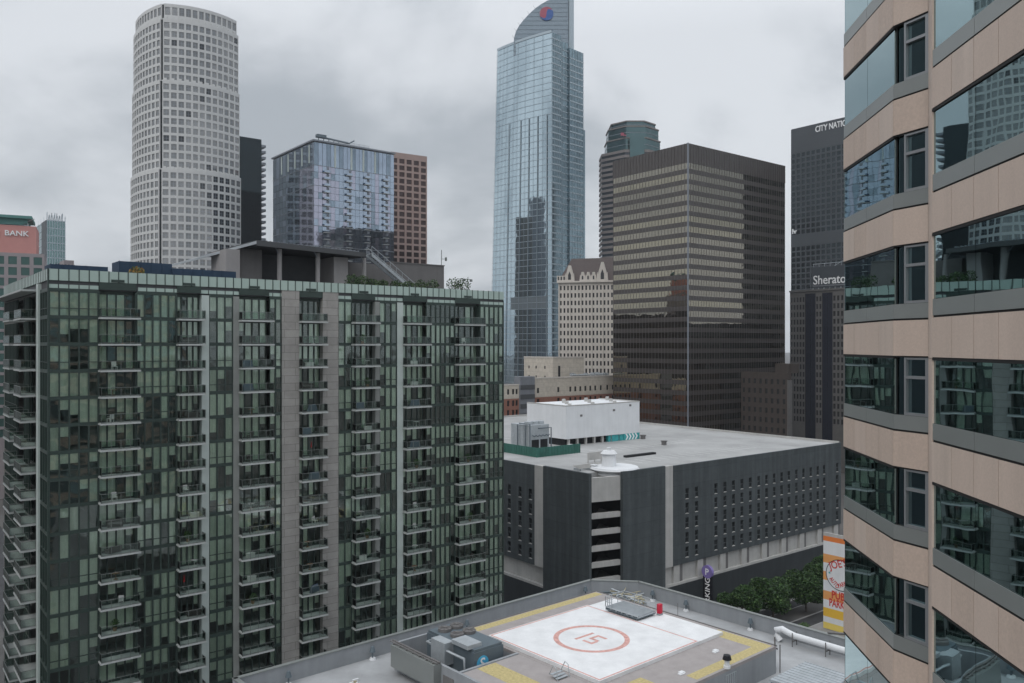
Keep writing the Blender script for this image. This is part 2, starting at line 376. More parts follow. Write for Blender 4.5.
def text_obj(name, body, size, depth, material, parent, mtx, width=None, align='LEFT', bold=0.0):
    cu = bpy.data.curves.new(name, 'FONT'); cu.body = body; cu.size = size; cu.extrude = depth; cu.align_x = align
    cu.resolution_u = 3; cu.offset = bold
    t = bpy.data.objects.new('tmp', cu); COL.objects.link(t)
    bpy.context.view_layer.update()
    me = bpy.data.meshes.new_from_object(t.evaluated_get(bpy.context.evaluated_depsgraph_get()))
    bpy.data.objects.remove(t); bpy.data.curves.remove(cu)
    me.name = name; me.materials.clear(); me.materials.append(M[material])
    if width:
        w = max(v.co.x for v in me.vertices) - min(v.co.x for v in me.vertices)
        for v in me.vertices: v.co.x *= width / w
    o = bpy.data.objects.new(name, me); COL.objects.link(o); o.parent = parent; o.matrix_local = mtx
    return o
def text_mtx(fc, a, n, z, flip=False):
    """text standing on face fc reading left to right as seen from outside"""
    nx, ny = fc.n; r = (-ny, nx)                 # to the right as seen from outside
    p = fc.P(a, n, z)
    return Matrix(((r[0], 0, nx, p[0]), (r[1], 0, ny, p[1]), (0, 1, 0, p[2]), (0, 0, 0, 1)))

# ------------------------------------------------------------------ green glass apartment tower
GT = Frame(48, 90)
GTmats = ['frame', 'gglass', 'curtain', 'curtain2', 'room', 'floor', 'slab', 'rail', 'railglass', 'whiteplastic']
FLOORS = [59.1 - 3.0 * k for k in range(20)]
def apartment_tower():
    f = GT; L = f.tu(504); Wd = f.tv(4)
    g = f.root('apartment_tower', 'long green glass apartment tower with stacked balconies and a roof pavilion', 'apartment tower')
    t = lambda px: f.tu(px)
    # inner core, floors and party walls
    c = MB(); c.box(6.0, L - 6, 5.0, Wd - 5, 0, 62.0); c.build('core_wall', ['room'], g)
    c = MB()
    for z in FLOORS + [62.1]: c.box(0.12, L - 0.12, 1.32, Wd - 0.12, z - 0.28, z)
    c.build('floor_slab', ['floor'], g)
    c = MB()
    edges = [99, 136, 176.5, 204, 235, 269, 281.6, 323, 338, 352, 379, 402, 426, 455, 480]
    for px in edges:
        x = t(px)
        for z in FLOORS: c.box(x - 0.08, x + 0.08, 1.34, 4.98, z + 0.01, z + 2.7)
    c.build('party_wall', ['room'], g)
    wins, bals, doors = [], [], []
    def window(fc, a, b, z, npan, depth=0.0, top=2.8, door=False, cprob=0.76):
        mb = MB(); cur = MB()
        w = (b - a) / npan; z0, z1 = z + 0.2, z + top
        mb.fbox(fc, a, b, depth - 0.10, depth - 0.07, z0, z1, 1)
        for k in range(npan + 1):
            x = a + w * k; h = 0.075
            mb.fbox(fc, max(x - h, a), min(x + h, b), depth - 0.14, depth + 0.05, z0, z1, 0)
        mode = random.random()
        if not door and random.random() < 0.35:
            mb.fbox(fc, a, b, depth - 0.13, depth + 0.035, z0 + 0.75, z0 + 0.82, 0)
        for k in range(npan):
            p = cprob if mode < 0.55 else (0.97 if mode < 0.86 else 0.25)
            if random.random() < p:
                m = 2 if random.random() < 0.75 else 3
                zb = z0 + (random.choice([0, 0, 0, 0, 0, 0.9, 1.5]))
                x0, x1 = a + w * k + 0.03, a + w * (k + 1) - 0.03
                nf = max(3, int((x1 - x0) / 0.22))          # folded cloth
                xs = [x0 + (x1 - x0) * i / nf for i in range(nf + 1)]
                vs = []
                for i, x in enumerate(xs):
                    n = depth - 0.14 - (0.07 if i % 2 else 0.0)
                    vs += [fc.P(x, n, zb), fc.P(x, n, z1)]
                cur.add(vs, [(2 * i, 2 * i + 2, 2 * i + 3, 2 * i + 1) for i in range(nf)], m, flip=not fc.left)
        ctr = fc.P((a + b) / 2, 0, z + 1.4)
        return (ctr, b - a, mb, [('curtain', cur)])
    def balcony(fc, a, b, z, out, back, solid=False):
        mb = MB(); rl = MB()
        mb.fbox(fc, a - 0.1, b + 0.25, -back + 0.05, out, z - 0.17, z + 0.03, 6)
        for s0, n0, s1, n1 in ((a, out - 0.06, b + 0.15, out - 0.06), (a, 0.1, a, out - 0.06), (b + 0.15, 0.1, b + 0.15, out - 0.06)):
            L2 = math.hypot(s1 - s0, n1 - n0); nn = max(1, round(L2 / 1.1))
            for k in range(nn + 1):
                q = k / nn; ss, n2 = s0 + (s1 - s0) * q, n0 + (n1 - n0) * q
                rl.fbox(fc, ss - 0.025, ss + 0.025, n2 - 0.025, n2 + 0.025, z + 0.03, z + 1.08, 7)
            for zz in (1.05, 0.14):
                rl.bar(fc.P(s0, n0, z + zz), fc.P(s1, n1, z + zz), 0.045, 7)
            if L2 > 0.3:
                if s0 != s1: rl.fbox(fc, s0, s1, n0 - 0.012, n0 + 0.012, z + 0.17, z + 1.0, 8)
                else: rl.fbox(fc, s0 - 0.012, s0 + 0.012, n0, n1, z + 0.17, z + 1.0, 8)
        return (fc.P((a + b) / 2, out, z), b - a, mb, [('railing', rl)])
    bays = [(49, 98.5, 5), (136.5, 176.5, 5), (209, 233, 3), (269.5, 281.6, 2), (338, 352, 2), (379.5, 397, 3), (426, 455, 6), (480, 503.5, 5)]
    bal = [(99, 136), (177, 201), (239, 269), (299, 322.5), (352, 375), (403, 426), (455, 480)]
    for z in FLOORS:
        for p0, p1, n in bays:
            wins.append(window(UF, t(p0) + 0.02, t(p1) - 0.02, z, n))
        for p0, p1 in bal:
            a, b = t(p0), t(p1)
            doors.append(window(UF, a + 0.05, b - 0.05, z, 4, depth=-0.75, top=2.72, door=True, cprob=0.55))
            bals.append(balcony(UF, a, b, z, 1.25, 0.65))
        # left face
        y1, y2, y3, y4 = f.tv(40.5), f.tv(36.5), f.tv(24), f.tv(5)
        wins.append(window(VF, 0.1, y1, z, 3, cprob=0.3))
        for a, b in ((y2 + 5.3, y3 - .1), (y3 + 5.3, y4)): wins.append(window(VF, a + 0.05, b - 0.05, z, max(2, round((b - a) / 1.3)), cprob=.35))
        for a, b in ((y2, y2 + 5.2), (y3, y3 + 5.2)):
            doors.append(window(VF, a + 0.05, b - 0.05, z, 4, depth=-0.9, top=2.72, door=True, cprob=0.35))
            bals.append(balcony(VF, a, b, z, 1.65, 0.9))
    emit(wins, 'window', GTmats, g, f); emit(doors, 'balcony_door', GTmats, g, f); emit(bals, 'balcony', GTmats, g, f)
    spb = []
    # bands at each floor, broken where balconies are recessed
    for z in FLOORS + [62.1]:
        for p0, p1, n in bays:
            mb = MB(); mb.fbox(UF, t(p0), t(p1), -0.2, 0.03, z - 0.2, z + 0.198); spb.append((UF.P(t((p0 + p1) / 2), 0, z), t(p1) - t(p0), mb, []))
        mb = MB(); mb.fbox(VF, 0.05, f.tv(40.5), -0.2, 0.03, z - 0.2, z + 0.198); spb.append(((0, 2, z), 5, mb, []))
        for p0, p1 in bal:
            mb = MB(); mb.fbox(UF, t(p0), t(p1), -0.87, -0.68, z - 0.26, z + 0.196); spb.append((UF.P(t((p0 + p1) / 2), 0, z), 2, mb, []))
    emit(spb, 'spandrel_band', GTmats, g, f)
    # piers and cladding strips
    def strip(p0, p1, m, name, out=0.06, z0=0, z1=62.1):
        mb = MB(); mb.fbox(UF, t(p0) + 0.004, t(p1) - 0.004, -1.25, out, z0, z1); mb.build(name, [m], g)
    strip(201.5, 209, 'white_panel', 'pale_pier'); strip(233, 239, 'pier', 'grey_pier', 0.1)
    strip(375, 379.5, 'pier', 'grey_pier', 0.1); strip(397, 403, 'white_panel', 'pale_pier')
    strip(281.6, 299, 'conc', 'concrete_wall', 0.12, 0, 63.1); strip(322.5, 338, 'conc', 'concrete_wall', 0.12, 0, 63.1)
    for p in (98.7, 136.2, 176.8, 455, 480): 
        mb = MB(); mb.fbox(UF, t(p) - 0.09, t(p) + 0.09, -1.2, 0.02, 0, 62.1); mb.build('bay_post', ['frame'], g)
    mb = MB(); mb.fbox(UF, -0.08, 0.1, -0.1, 0.08, 0, 64.4); mb.build('corner_post', ['frame'], g)
    mb = MB(); mb.fbox(VF, f.tv(40.4), f.tv(38.6), -0.3, 0.25, 0, 63.0); mb.build('white_corner_pier', ['white_panel'], g)
    mb = MB(); mb.fbox(VF, f.tv(38.6) + .01, f.tv(36.5) - .01, -1.0, 0.05, 0, 63.0); mb.build('grey_pier', ['pier'], g)
    mb = MB(); mb.box(L - 0.15, L, 0.02, Wd, 0, 63.0); mb.build('end_wall', ['frame'], g)
    mb = MB(); mb.box(0.0, L, Wd - 0.1, Wd, 0, 63.0); mb.build('back_wall', ['conc'], g)
    # top: clerestory strip, shadow gap, frosted parapet
    pr = MB(); n = 62; w = L / n; cs = {}
    for k in range(n):
        a = k * w
        if not (t(281.6) < a < t(337)):
            covered = any(t(p0) - 0.3 < a < t(p1) - 0.6 for p0, p1 in bal)
            if not covered: cs.setdefault(sum(a > t(q[1]) - .6 for q in bal), MB()).fbox(UF, a + 0.06, a + w - 0.06, -0.1, -0.02, 62.3, 62.72, 0)
        pr.fbox(UF, a + 0.05, a + w - 0.05, -0.06, 0.02, 63.15, 64.4, 0)
        pr.fbox(UF, a - 0.05, a + 0.05, -0.1, 0.06, 63.1, 64.42, 1)
    nv = 30; wv = Wd / nv
    for k in range(nv):
        a = k * wv
        pr.fbox(VF, a + 0.1, a + wv - 0.05, -0.06, 0.02, 63.15, 64.4, 0)
        pr.fbox(VF, a - 0.05 if k else 0.09, a + 0.1, -0.1, 0.06, 63.1, 64.42, 1)
    pr.box(0.1, L, 0.12, 0.16, 63.1, 64.3, 1); pr.box(0.12, 0.16, 0.17, Wd, 63.1, 64.3, 1)
    [q.build('clerestory', ['parapet'], g) for q in cs.values()]; pr.build('parapet', ['parapet', 'frame'], g)
    mb = MB(); mb.box(0.12, L - 0.02, 0.17, Wd - 0.12, 62.2, 63.1); mb.build('roof', ['roofgrey'], g)
    for p0, p1 in bal:
        mb = MB(); mb.fbox(UF, t(p0), t(p1), -0.5, 0.08, 62.32, 63.09); mb.build('balcony_header', ['frame'], g)
        x = (t(p0) + t(p1)) / 2; mb = MB(); mb.fbox(UF, x - 0.7, x + 0.7, 0.065, 0.12, 63.2, 63.5); mb.build('roof_scupper', ['frame'], g)
    mb = MB(); mb.fbox(VF, f.tv(38), Wd + 0.1, 0.0, 1.7, 62.2, 62.42); mb.build('eave', ['slab'], g)
    # roof-top pavilion: canopy on columns, walls behind, stair, grey plant room
    yb = 7.0
    x0 = f.tu(257, yb); x1 = f.tu(366, yb); zc = f.z(240, x0, yb); zc1 = f.z(252, x1, yb)
    mb = MB()
    mb.add([(x0, yb, zc - 0.75), (x1, yb, zc1 - 0.75), (x1, yb + 15, zc1 - 0.5), (x0, yb + 20, zc - 0.6),
            (x0, yb, zc), (x1, yb, zc1 - 0.1), (x1, yb + 15, zc1), (x0, yb + 20, zc)], MB.BOX)
    can = mb.build('canopy', ['roofgrey'], g)
    mb = MB()
    for k in range(26):
        x = x0 + 1.0 + (x1 - x0 - 2) * k / 25; zz = zc + (zc1 - zc) * (x - x0) / (x1 - x0)
        mb.box(x - 0.04, x + 0.04, yb + 0.4, yb + 14, zz - 0.05 , zz + 0.16)
    for x in (x0 - 0.02, x0 + 0.5):
        mb.tube([(x, yb + 0.6, zc - 0.3), (x - 0.4, yb + 22, zc - 0.35)], 0.07)
    mb.build('canopy_fin', ['aptgrey'], can)
    mb = MB()
    mb.add([(x0 - 0.2, yb + 20, zc - 0.7), (x0, yb + 0.2, zc - 0.5), (x0, yb + 0.2, zc - 0.1), (x0 - 0.2, yb + 20, zc - 0.3),
            (x0 - 6, yb + 22, zc - 2.6), (x0 - 5.5, yb + 8, zc - 2.4), (x0 - 5.5, yb + 8, zc - 2.1), (x0 - 6, yb + 22, zc - 2.3)],
           [(0, 1, 5, 4), (3, 7, 6, 2), (0, 4, 7, 3), (1, 2, 6, 5), (4, 5, 6, 7), (0, 3, 2, 1)])
    mb.build('canopy_wing', ['steel'], g)
    for px in (279.5, 317.8, 364.0):
        x = f.tu(px, yb + 1.5); zz = zc + (zc1 - zc) * (x - x0) / (x1 - x0)
        mb = MB(); mb.cyl((x, yb + 1.5), 0.33, 63.1, zz - 0.74); mb.build('canopy_column', ['stuccolight'], g)
        mb = MB(); mb.bar((x - 1.2, yb + 0.3, zz - 0.5), (x - 0.1, yb + 1.5, zz - 1.5), 0.12); mb.build('canopy_strut', ['aptgrey'], g)
    for p0, p1, m, yy, zt in ((226, 240, 'stuccolight', 9.5, -1.2), (240.2, 262, 'stucco', 10.5, -0.8), (262.2, 320, 'roofgrey', 13.5, -0.8), (334, 348, 'stuccolight', 8.8, -0.9), (348.2, 393, 'stucco', 11.5, -1.0)):
        a, b = f.tu(p0, yy), f.tu(p1, yy); zz = min(zc, zc + (zc1 - zc) * (b - x0) / (x1 - x0))
        mb = MB(); mb.box(a, b, yy, yy + 6, 63.1, zz + zt); mb.build('pavilion_wall', [m], g)
    a, b = f.tu(393, 12), f.tu(444, 12); zt = f.z(262.5, a, 12)
    mb = MB(); mb.box(a, b, 12, 22, 63.1, zt); mb.box(a - .1, b + .1, 11.9, 22.1, zt + .002, zt + 0.15); mb.build('plant_room', ['stucco'], g)
    mb = MB(); xa, xb = f.tu(372, 8), f.tu(420, 8); za, zb = f.z(253, xa, 8), 64.0
    for dy in (0, 1.6):
        mb.add([(xa, 8 + dy, za - 0.5), (xb, 8 + dy, zb - 0.5), (xb, 8.12 + dy, zb - 0.5), (xa, 8.12 + dy, za - 0.5),
                (xa, 8 + dy, za), (xb, 8 + dy, zb), (xb, 8.12 + dy, zb), (xa, 8.12 + dy, za)], MB.BOX)
        mb.tube([(xa, 8 + dy, za + 1.0), (xb, 8 + dy, zb + 1.0)], 0.05)
        for k in range(9):
            q = k / 8; mb.bar((xa + (xb - xa) * q, 8.06 + dy, za + (zb - za) * q), (xa + (xb - xa) * q, 8.06 + dy, za + (zb - za) * q + 1.0), 0.05)
    for k in range(24):
        q = k / 24; mb.box(xa + (xb - xa) * q, xa + (xb - xa) * q + 0.32, 8.13, 9.59, za + (zb - za) * q - 0.1, za + (zb - za) * q - 0.03)
    mb.build('roof_stair', ['steel'], g)
    for p0, p1, py, yy in ((50, 108, 265.5, 2.0), (119, 172, 262.5, 3.0), (172.5, 236, 270, 2.6)):
        a, b = f.tu(p0, yy), f.tu(p1, yy); zt = f.z(py, (a + b) / 2, yy)
        mb = MB(); mb.box(a, b, yy, yy + 3.5, 63.1, zt)
        for k in range(int((b - a) / 1.2)): mb.box(a + k * 1.2, a + k * 1.2 + 0.06, yy - 0.04, yy - 0.002, 63.1, zt + 0.05)
        mb.build('blue_roof_screen', ['blue'], g)
    # antennas and masts standing on the roof
    for k, (px, py, kind) in enumerate(((441.5, 250, 0), (468, 277, 1))):
        x, y = f.tu(px, 14), 14.0; zt = f.z(py, x, y)
        q = MB(); q.cyl((0, 0), 0.06, 0, zt - 63.1, 0, 8)
        if kind: q.bar((-0.9, 0, zt - 63.5), (0.9, 0, zt - 63.5), 0.08); q.box(-0.9, -0.6, -.2, .2, zt - 63.8, zt - 63.5); q.box(0.5, 0.8, -.2, .2, zt - 63.9, zt - 63.5)
        else: q.bar((0, 0, zt - 64.6), (0.9, 0, zt - 64.6), 0.06); q.cyl((0.9, 0), 0.18, zt - 64.9, zt - 64.3, 0, 8)
        wx, wy = f.world(x, y); o = q.build('antenna', ['rail'], None, (wx, wy, 63.1), f.a)
        tag(o, 'thin mast with one small drum antenna above the grey plant room' if not kind else 'short mast with a crossbar beside the roof-edge shrubs of the green tower', 'antenna')
    return g
apartment_tower()

def leaves(mb, c, r, n, size, mats, squash=0.8, rnd=random):
    for _ in range(n):
        while True:
            p = Vector((rnd.uniform(-1, 1), rnd.uniform(-1, 1), rnd.uniform(-1, 1)))
            if 0.25 < p.length < 1: break
        p = Vector((p.x * r, p.y * r, p.z * r * squash)) + Vector(c)
        a = Vector((rnd.gauss(0, 1), rnd.gauss(0, 1), rnd.gauss(0, .6))).normalized()
        b = a.cross(Vector((rnd.gauss(0, 1), rnd.gauss(0, 1), rnd.gauss(0, 1)))).normalized()
        s = size * rnd.uniform(.6, 1.3)
        mb.add([p - a * s, p - b * s * .55, p + a * s, p + b * s * .55], [(0, 1, 2, 3)], rnd.choice(mats))
def tree(name, loc, height, rad, label, group=None, n=3200, tone=(0, 0, 1, 1, 2)):
    g = thing(name, loc, 0, label, 'tree', group)
    tr = MB(); th = height * 0.42
    tr.tube([(0, 0, 0), (0.05, 0.03, th * .5), (0, 0, th)], .2, 0, 8, [0.24, .18, .15])
    cr = MB(); lumps = []
    for k in range(15):
        a = random.uniform(0, 6.28); rr = rad * math.sqrt(random.random()) * 0.72
        zz = height * random.uniform(0.46, 0.84); q = 1 - 0.45 * abs(zz / height - .6) / .3
        lumps.append((math.cos(a) * rr * q, math.sin(a) * rr * q, zz))
    for c in lumps:
        tr.tube([(0, 0, th * 0.9), (c[0] * .5, c[1] * .5, (th + c[2]) / 2), c], .06, 0, 5, [.1, .06, .025])
        leaves(cr, c, rad * random.uniform(.34, .48), n // 15, 0.24, tone)
    tr.build('trunk', ['bark'], g); cr.build('crown', ['leaf1', 'leaf2', 'leaf3'], g)
    return g

def balcony_furniture():
    f = GT; t = f.tu
    bal = [(99, 136), (177, 201), (239, 269), (299, 322.5), (352, 375), (403, 426), (455, 480)]
    names = ['leftmost', 'second', 'third', 'fourth', 'fifth', 'sixth', 'rightmost']
    ords = ['top', 'second', 'third', 'fourth', 'fifth', 'sixth', 'seventh', 'eighth', 'ninth', 'tenth', 'eleventh', 'twelfth', 'thirteenth', 'fourteenth']
    kinds = [('chair', 'white', 'whiteplastic'), ('chair', 'dark', 'wicker'), ('table', 'white', 'whiteplastic'), ('table', 'teak', 'wood'), ('potted_plant', 'green', 'leaf2'),
             ('lounge_sofa', 'dark', 'wicker'), ('parasol', 'red', 'redcloth'), ('bicycle_cover', 'blue', 'bluecloth'), ('storage_box', 'pale', 'whiteplastic')]
    def item(kind, m):
        q = MB()
        if kind == 'chair':
            q.box(-.27, .27, -.27, .27, .38, .46); q.box(-.27, .27, .22, .30, .46, .95)
            for x in (-.24, .24):
                for y in (-.24, .24): q.box(x - .03, x + .03, y - .03, y + .03, 0, .38)
                q.box(x - .03, x + .03, -.2, .22, .62, .67)
        elif kind == 'table':
            q.cyl((0, 0), .42, .70, .75, 0, 14); q.cyl((0, 0), .05, .05, .70, 0, 8); q.cyl((0, 0), .25, 0, .05, 0, 12)
        elif kind == 'potted_plant':
            q.cyl((0, 0), .18, 0, .40, 1, 10, .24); leaves(q, (0, 0, .85), .48, 160, .11, [0], 1.1)
        elif kind == 'lounge_sofa':
            q.box(-.8, .8, -.4, .4, .08, .40); q.box(-.8, .8, .28, .44, .40, .80); q.box(-.86, -.72, -.4, .4, .40, .60); q.box(.72, .86, -.4, .4, .40, .60)
            q.box(-.7, -.02, -.38, .26, .40, .50, 1); q.box(.02, .7, -.38, .26, .40, .50, 1)
        elif kind == 'parasol':
            q.cyl((0, 0), .03, 0, 2.0, 1, 8); q.cyl((0, 0), .10, 1.25, 2.05, 0, 10, .03); q.cyl((0, 0), .25, 0, .08, 1, 12)
        elif kind == 'bicycle_cover':
            q.prism([(-.8, -.25), (.8, -.25), (.8, .25), (-.8, .25)], 0, .95, 0, None, [(-.6, -.08), (.6, -.1), (.6, .1), (-.6, .08)])
        else:
            q.box(-.5, .5, -.28, .28, 0, .5); q.box(-.53, .53, -.31, .31, .502, .58)
        return q.build(kind, [m, 'wood' if kind == 'potted_plant' else 'stucco'])
    proto = {}; used = set()
    rnd = random.Random(3)
    slots = [(c, k) for c in range(7) for k in range(1, 13)]
    rnd.shuffle(slots)
    for i, (c, k) in enumerate(slots[:84]):
        kd = kinds[(i * 5 + i // 9) % 9]
        if kd[0] == 'parasol' and i > 20: kd = kinds[1]
        if kd not in proto: o = proto[kd] = item(kd[0], kd[2])
        else: o = proto[kd].copy(); COL.objects.link(o)
        a, b = t(bal[c][0]), t(bal[c][1]); x = a + (b - a) * rnd.uniform(.28, .72); y = rnd.uniform(-.35, .2)
        wx, wy = f.world(x, y); o.location = (wx, wy, FLOORS[k] + 0.031); o.rotation_euler = (0, 0, f.a + rnd.uniform(-.5, .5) + (math.pi if rnd.random() < .3 else 0))
        tag(o, '%s %s on the %s balcony down, %s balcony column of the green tower' % (kd[1], kd[0].replace('_', ' '), ords[k], names[c]), kd[0].replace('_', ' '), 'furniture and plants on the balconies')
    # shrubs along the roof edge
    for k, px in enumerate((352, 362, 372, 383, 396, 408, 420, 432, 455, 462)):
        x, y = f.tu(px, 3.0), 3.0; wx, wy = f.world(x, y); q = MB(); s = rnd.uniform(.85, 1.25) if k < 8 else 1.5
        leaves(q, (0, 0, .9 * s), .95 * s, 420, .13, [0, 0, 1, 2]); q.tube([(0, 0, 0), (0, 0, .9 * s)], .05, 3, 6)
        q.box(-.7, .7, -.35, .35, -.9, .5, 4)
        o = q.build('roof_shrub', ['leaf1', 'leaf2', 'leaf3', 'bark', 'stucco'], None, (wx, wy, 64.0), f.a)
        w = ['first', 'second', 'third', 'fourth', 'fifth', 'sixth', 'seventh', 'eighth']
        tag(o, 'dark clipped shrub, %s from the left on the roof edge' % w[k] if k < 8 else ('taller bushy shrub at the roof edge, %s' % ('next to the plant room' if k == 8 else 'beside the mast with a crossbar')), 'shrub', 'shrubs along the tower roof edge')
    x, y = f.tu(137, 1.6), 1.6; wx, wy = f.world(x, y); q = MB(); leaves(q, (0, 0, 1.5), .9, 400, .14, [0, 0, 1], .8); q.tube([(0, 0, 0), (0, 0, 1.5)], .06, 2, 6)
    tag(q.build('roof_shrub', ['leafgold', 'leaf3', 'bark'], None, (wx, wy, 63.1)), 'golden brown shrub on the roof in front of the blue screen', 'shrub')
balcony_furniture()

# ------------------------------------------------------------------ pink granite office tower at the right edge
def granite_tower():
    plan = [(14.02, 34.7), (13.52, 29.1), (14.09, 27.75), (13.18, 25.75), (12.80, 20.4), (13.9, 18.6), (13.0, 16.6), (12.6, 11.0), (13.6, 9.2), (12.7, 7.4), (12.3, 1.5)]
    back = [(44, 1.5), (44, 40), (20, 40)]
    ctr = (28, 20)
    g = thing('office_tower', (14, 28, 0), 0, 'pink granite office tower with mirrored ribbon windows, close by at the right', 'office tower')
    off = lambda p: (p[0] - 14, p[1] - 28)
    heads = [55.57 + 3.9 * k for k in range(-14, 5)]
    P = [off(p) for p in plan + back]
    mats = ['mglass', 'joint', 'alu', 'pink', 'pink2', 'sill', 'pink3']
    core = MB(); c0 = off(ctr)
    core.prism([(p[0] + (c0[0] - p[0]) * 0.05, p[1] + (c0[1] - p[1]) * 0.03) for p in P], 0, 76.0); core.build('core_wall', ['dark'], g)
    spans, sills, wins = [], [], []
    fr = Frame(512, 28, 0); fr.X, fr.Y = 14.0, 28.0
    for i in range(len(P)):
        A, B = P[i], P[(i + 1) % len(P)]
        cx = ((A[0] + B[0]) / 2, (A[1] + B[1]) / 2); out = (2 * cx[0] - c0[0], 2 * cx[1] - c0[1])
        fc, l = seg_face(A, B, out)
        jamb = i in (2, 5, 8); facet = i in (1, 4, 7)
        for h in heads:
            if jamb:
                mb = MB(); mb.fbox(fc, 0, l, -0.35, 0.0, h - 3.9 + 0.0, h - 0.02, 3)
                mb.fbox(fc, 0, l, -0.35, -0.03, h - 0.02, h, 1)
                spans.append((fc.P(l / 2, 0, h), l, mb, [])); continue
            wt = 0.30 if facet else 0.0
            # spandrel of granite slabs, 1.3 m high, above the window head at h
            mb = MB(); n = max(1, round(l / 1.38)); w = l / n
            for k in range(n):
                mb.fbox(fc, k * w + 0.012, (k + 1) * w - 0.012, -0.30, 0.0, h + 0.05, h + 1.29, random.choice([3, 3, 4, 4, 6]))
            mb.fbox(fc, 0, l, -0.30, -0.025, h + 0.0, h + 1.30, 1)
            spans.append((fc.P(l / 2, 0, h + .6), l, mb, []))
            # sill panel above the spandrel
            mb = MB(); n = max(1, round(l / 2.9)); w = l / n
            for k in range(n): mb.fbox(fc, k * w + 0.01, (k + 1) * w - 0.01, -0.30, -0.02, h + 1.36, h + 1.87, 5)
            mb.fbox(fc, 0, l, -0.30, -0.05, h + 1.305, h + 1.88, 1)
            sills.append((fc.P(l / 2, 0, h + 1.6), l, mb, []))
            # ribbon glass below the head
            mb = MB(); fm = MB()
            z0, z1 = h - 2.02, h - 0.005
            if facet:
                a = l * 0.30
                mb.fbox(fc, 0.0, l - 0.02, -0.24, -0.18, z0, z1, 0)
                q = 0.075
                fm.fbox(fc, a, a + q, -0.17, -0.04, z0, z1, 2); fm.fbox(fc, l - 0.16, l - 0.03, -0.17, -0.04, z0, z1, 2)
                fm.fbox(fc, a + q + .002, l - 0.162, -0.17, -0.045, z1 - 0.07, z1 - .002, 2); fm.fbox(fc, a + q + .002, l - 0.162, -0.17, -0.045, z0, z0 + 0.09, 2)
                fm.fbox(fc, a + q + .002, l - 0.162, -0.17, -0.045, z1 - 0.74, z1 - 0.64, 2)
            else:
                n = max(1, round(l / 2.8)); w = l / n
                for k in range(n): mb.fbox(fc, k * w + 0.012, (k + 1) * w - 0.012, -0.12, -0.06, z0, z1 - 0.05, 0)
                fm.fbox(fc, 0, l, -0.16, -0.125, z0 - 0.01, z1, 1)
                fm.fbox(fc, 0, l, -0.12, -0.01, z1 - 0.045, z1 + .03, 1)
            wins.append((fc.P(l / 2, 0, h - 1), l, mb, [('window_frame', fm)]))
    emit(spans, 'granite_spandrel', mats, g, fr); emit(sills, 'sill_panel', mats, g, fr); emit(wins, 'window', mats, g, fr)
    mb = MB(); mb.prism(P, 75.4, 76.2); mb.build('roof', ['roofgrey'], g)
granite_tower()

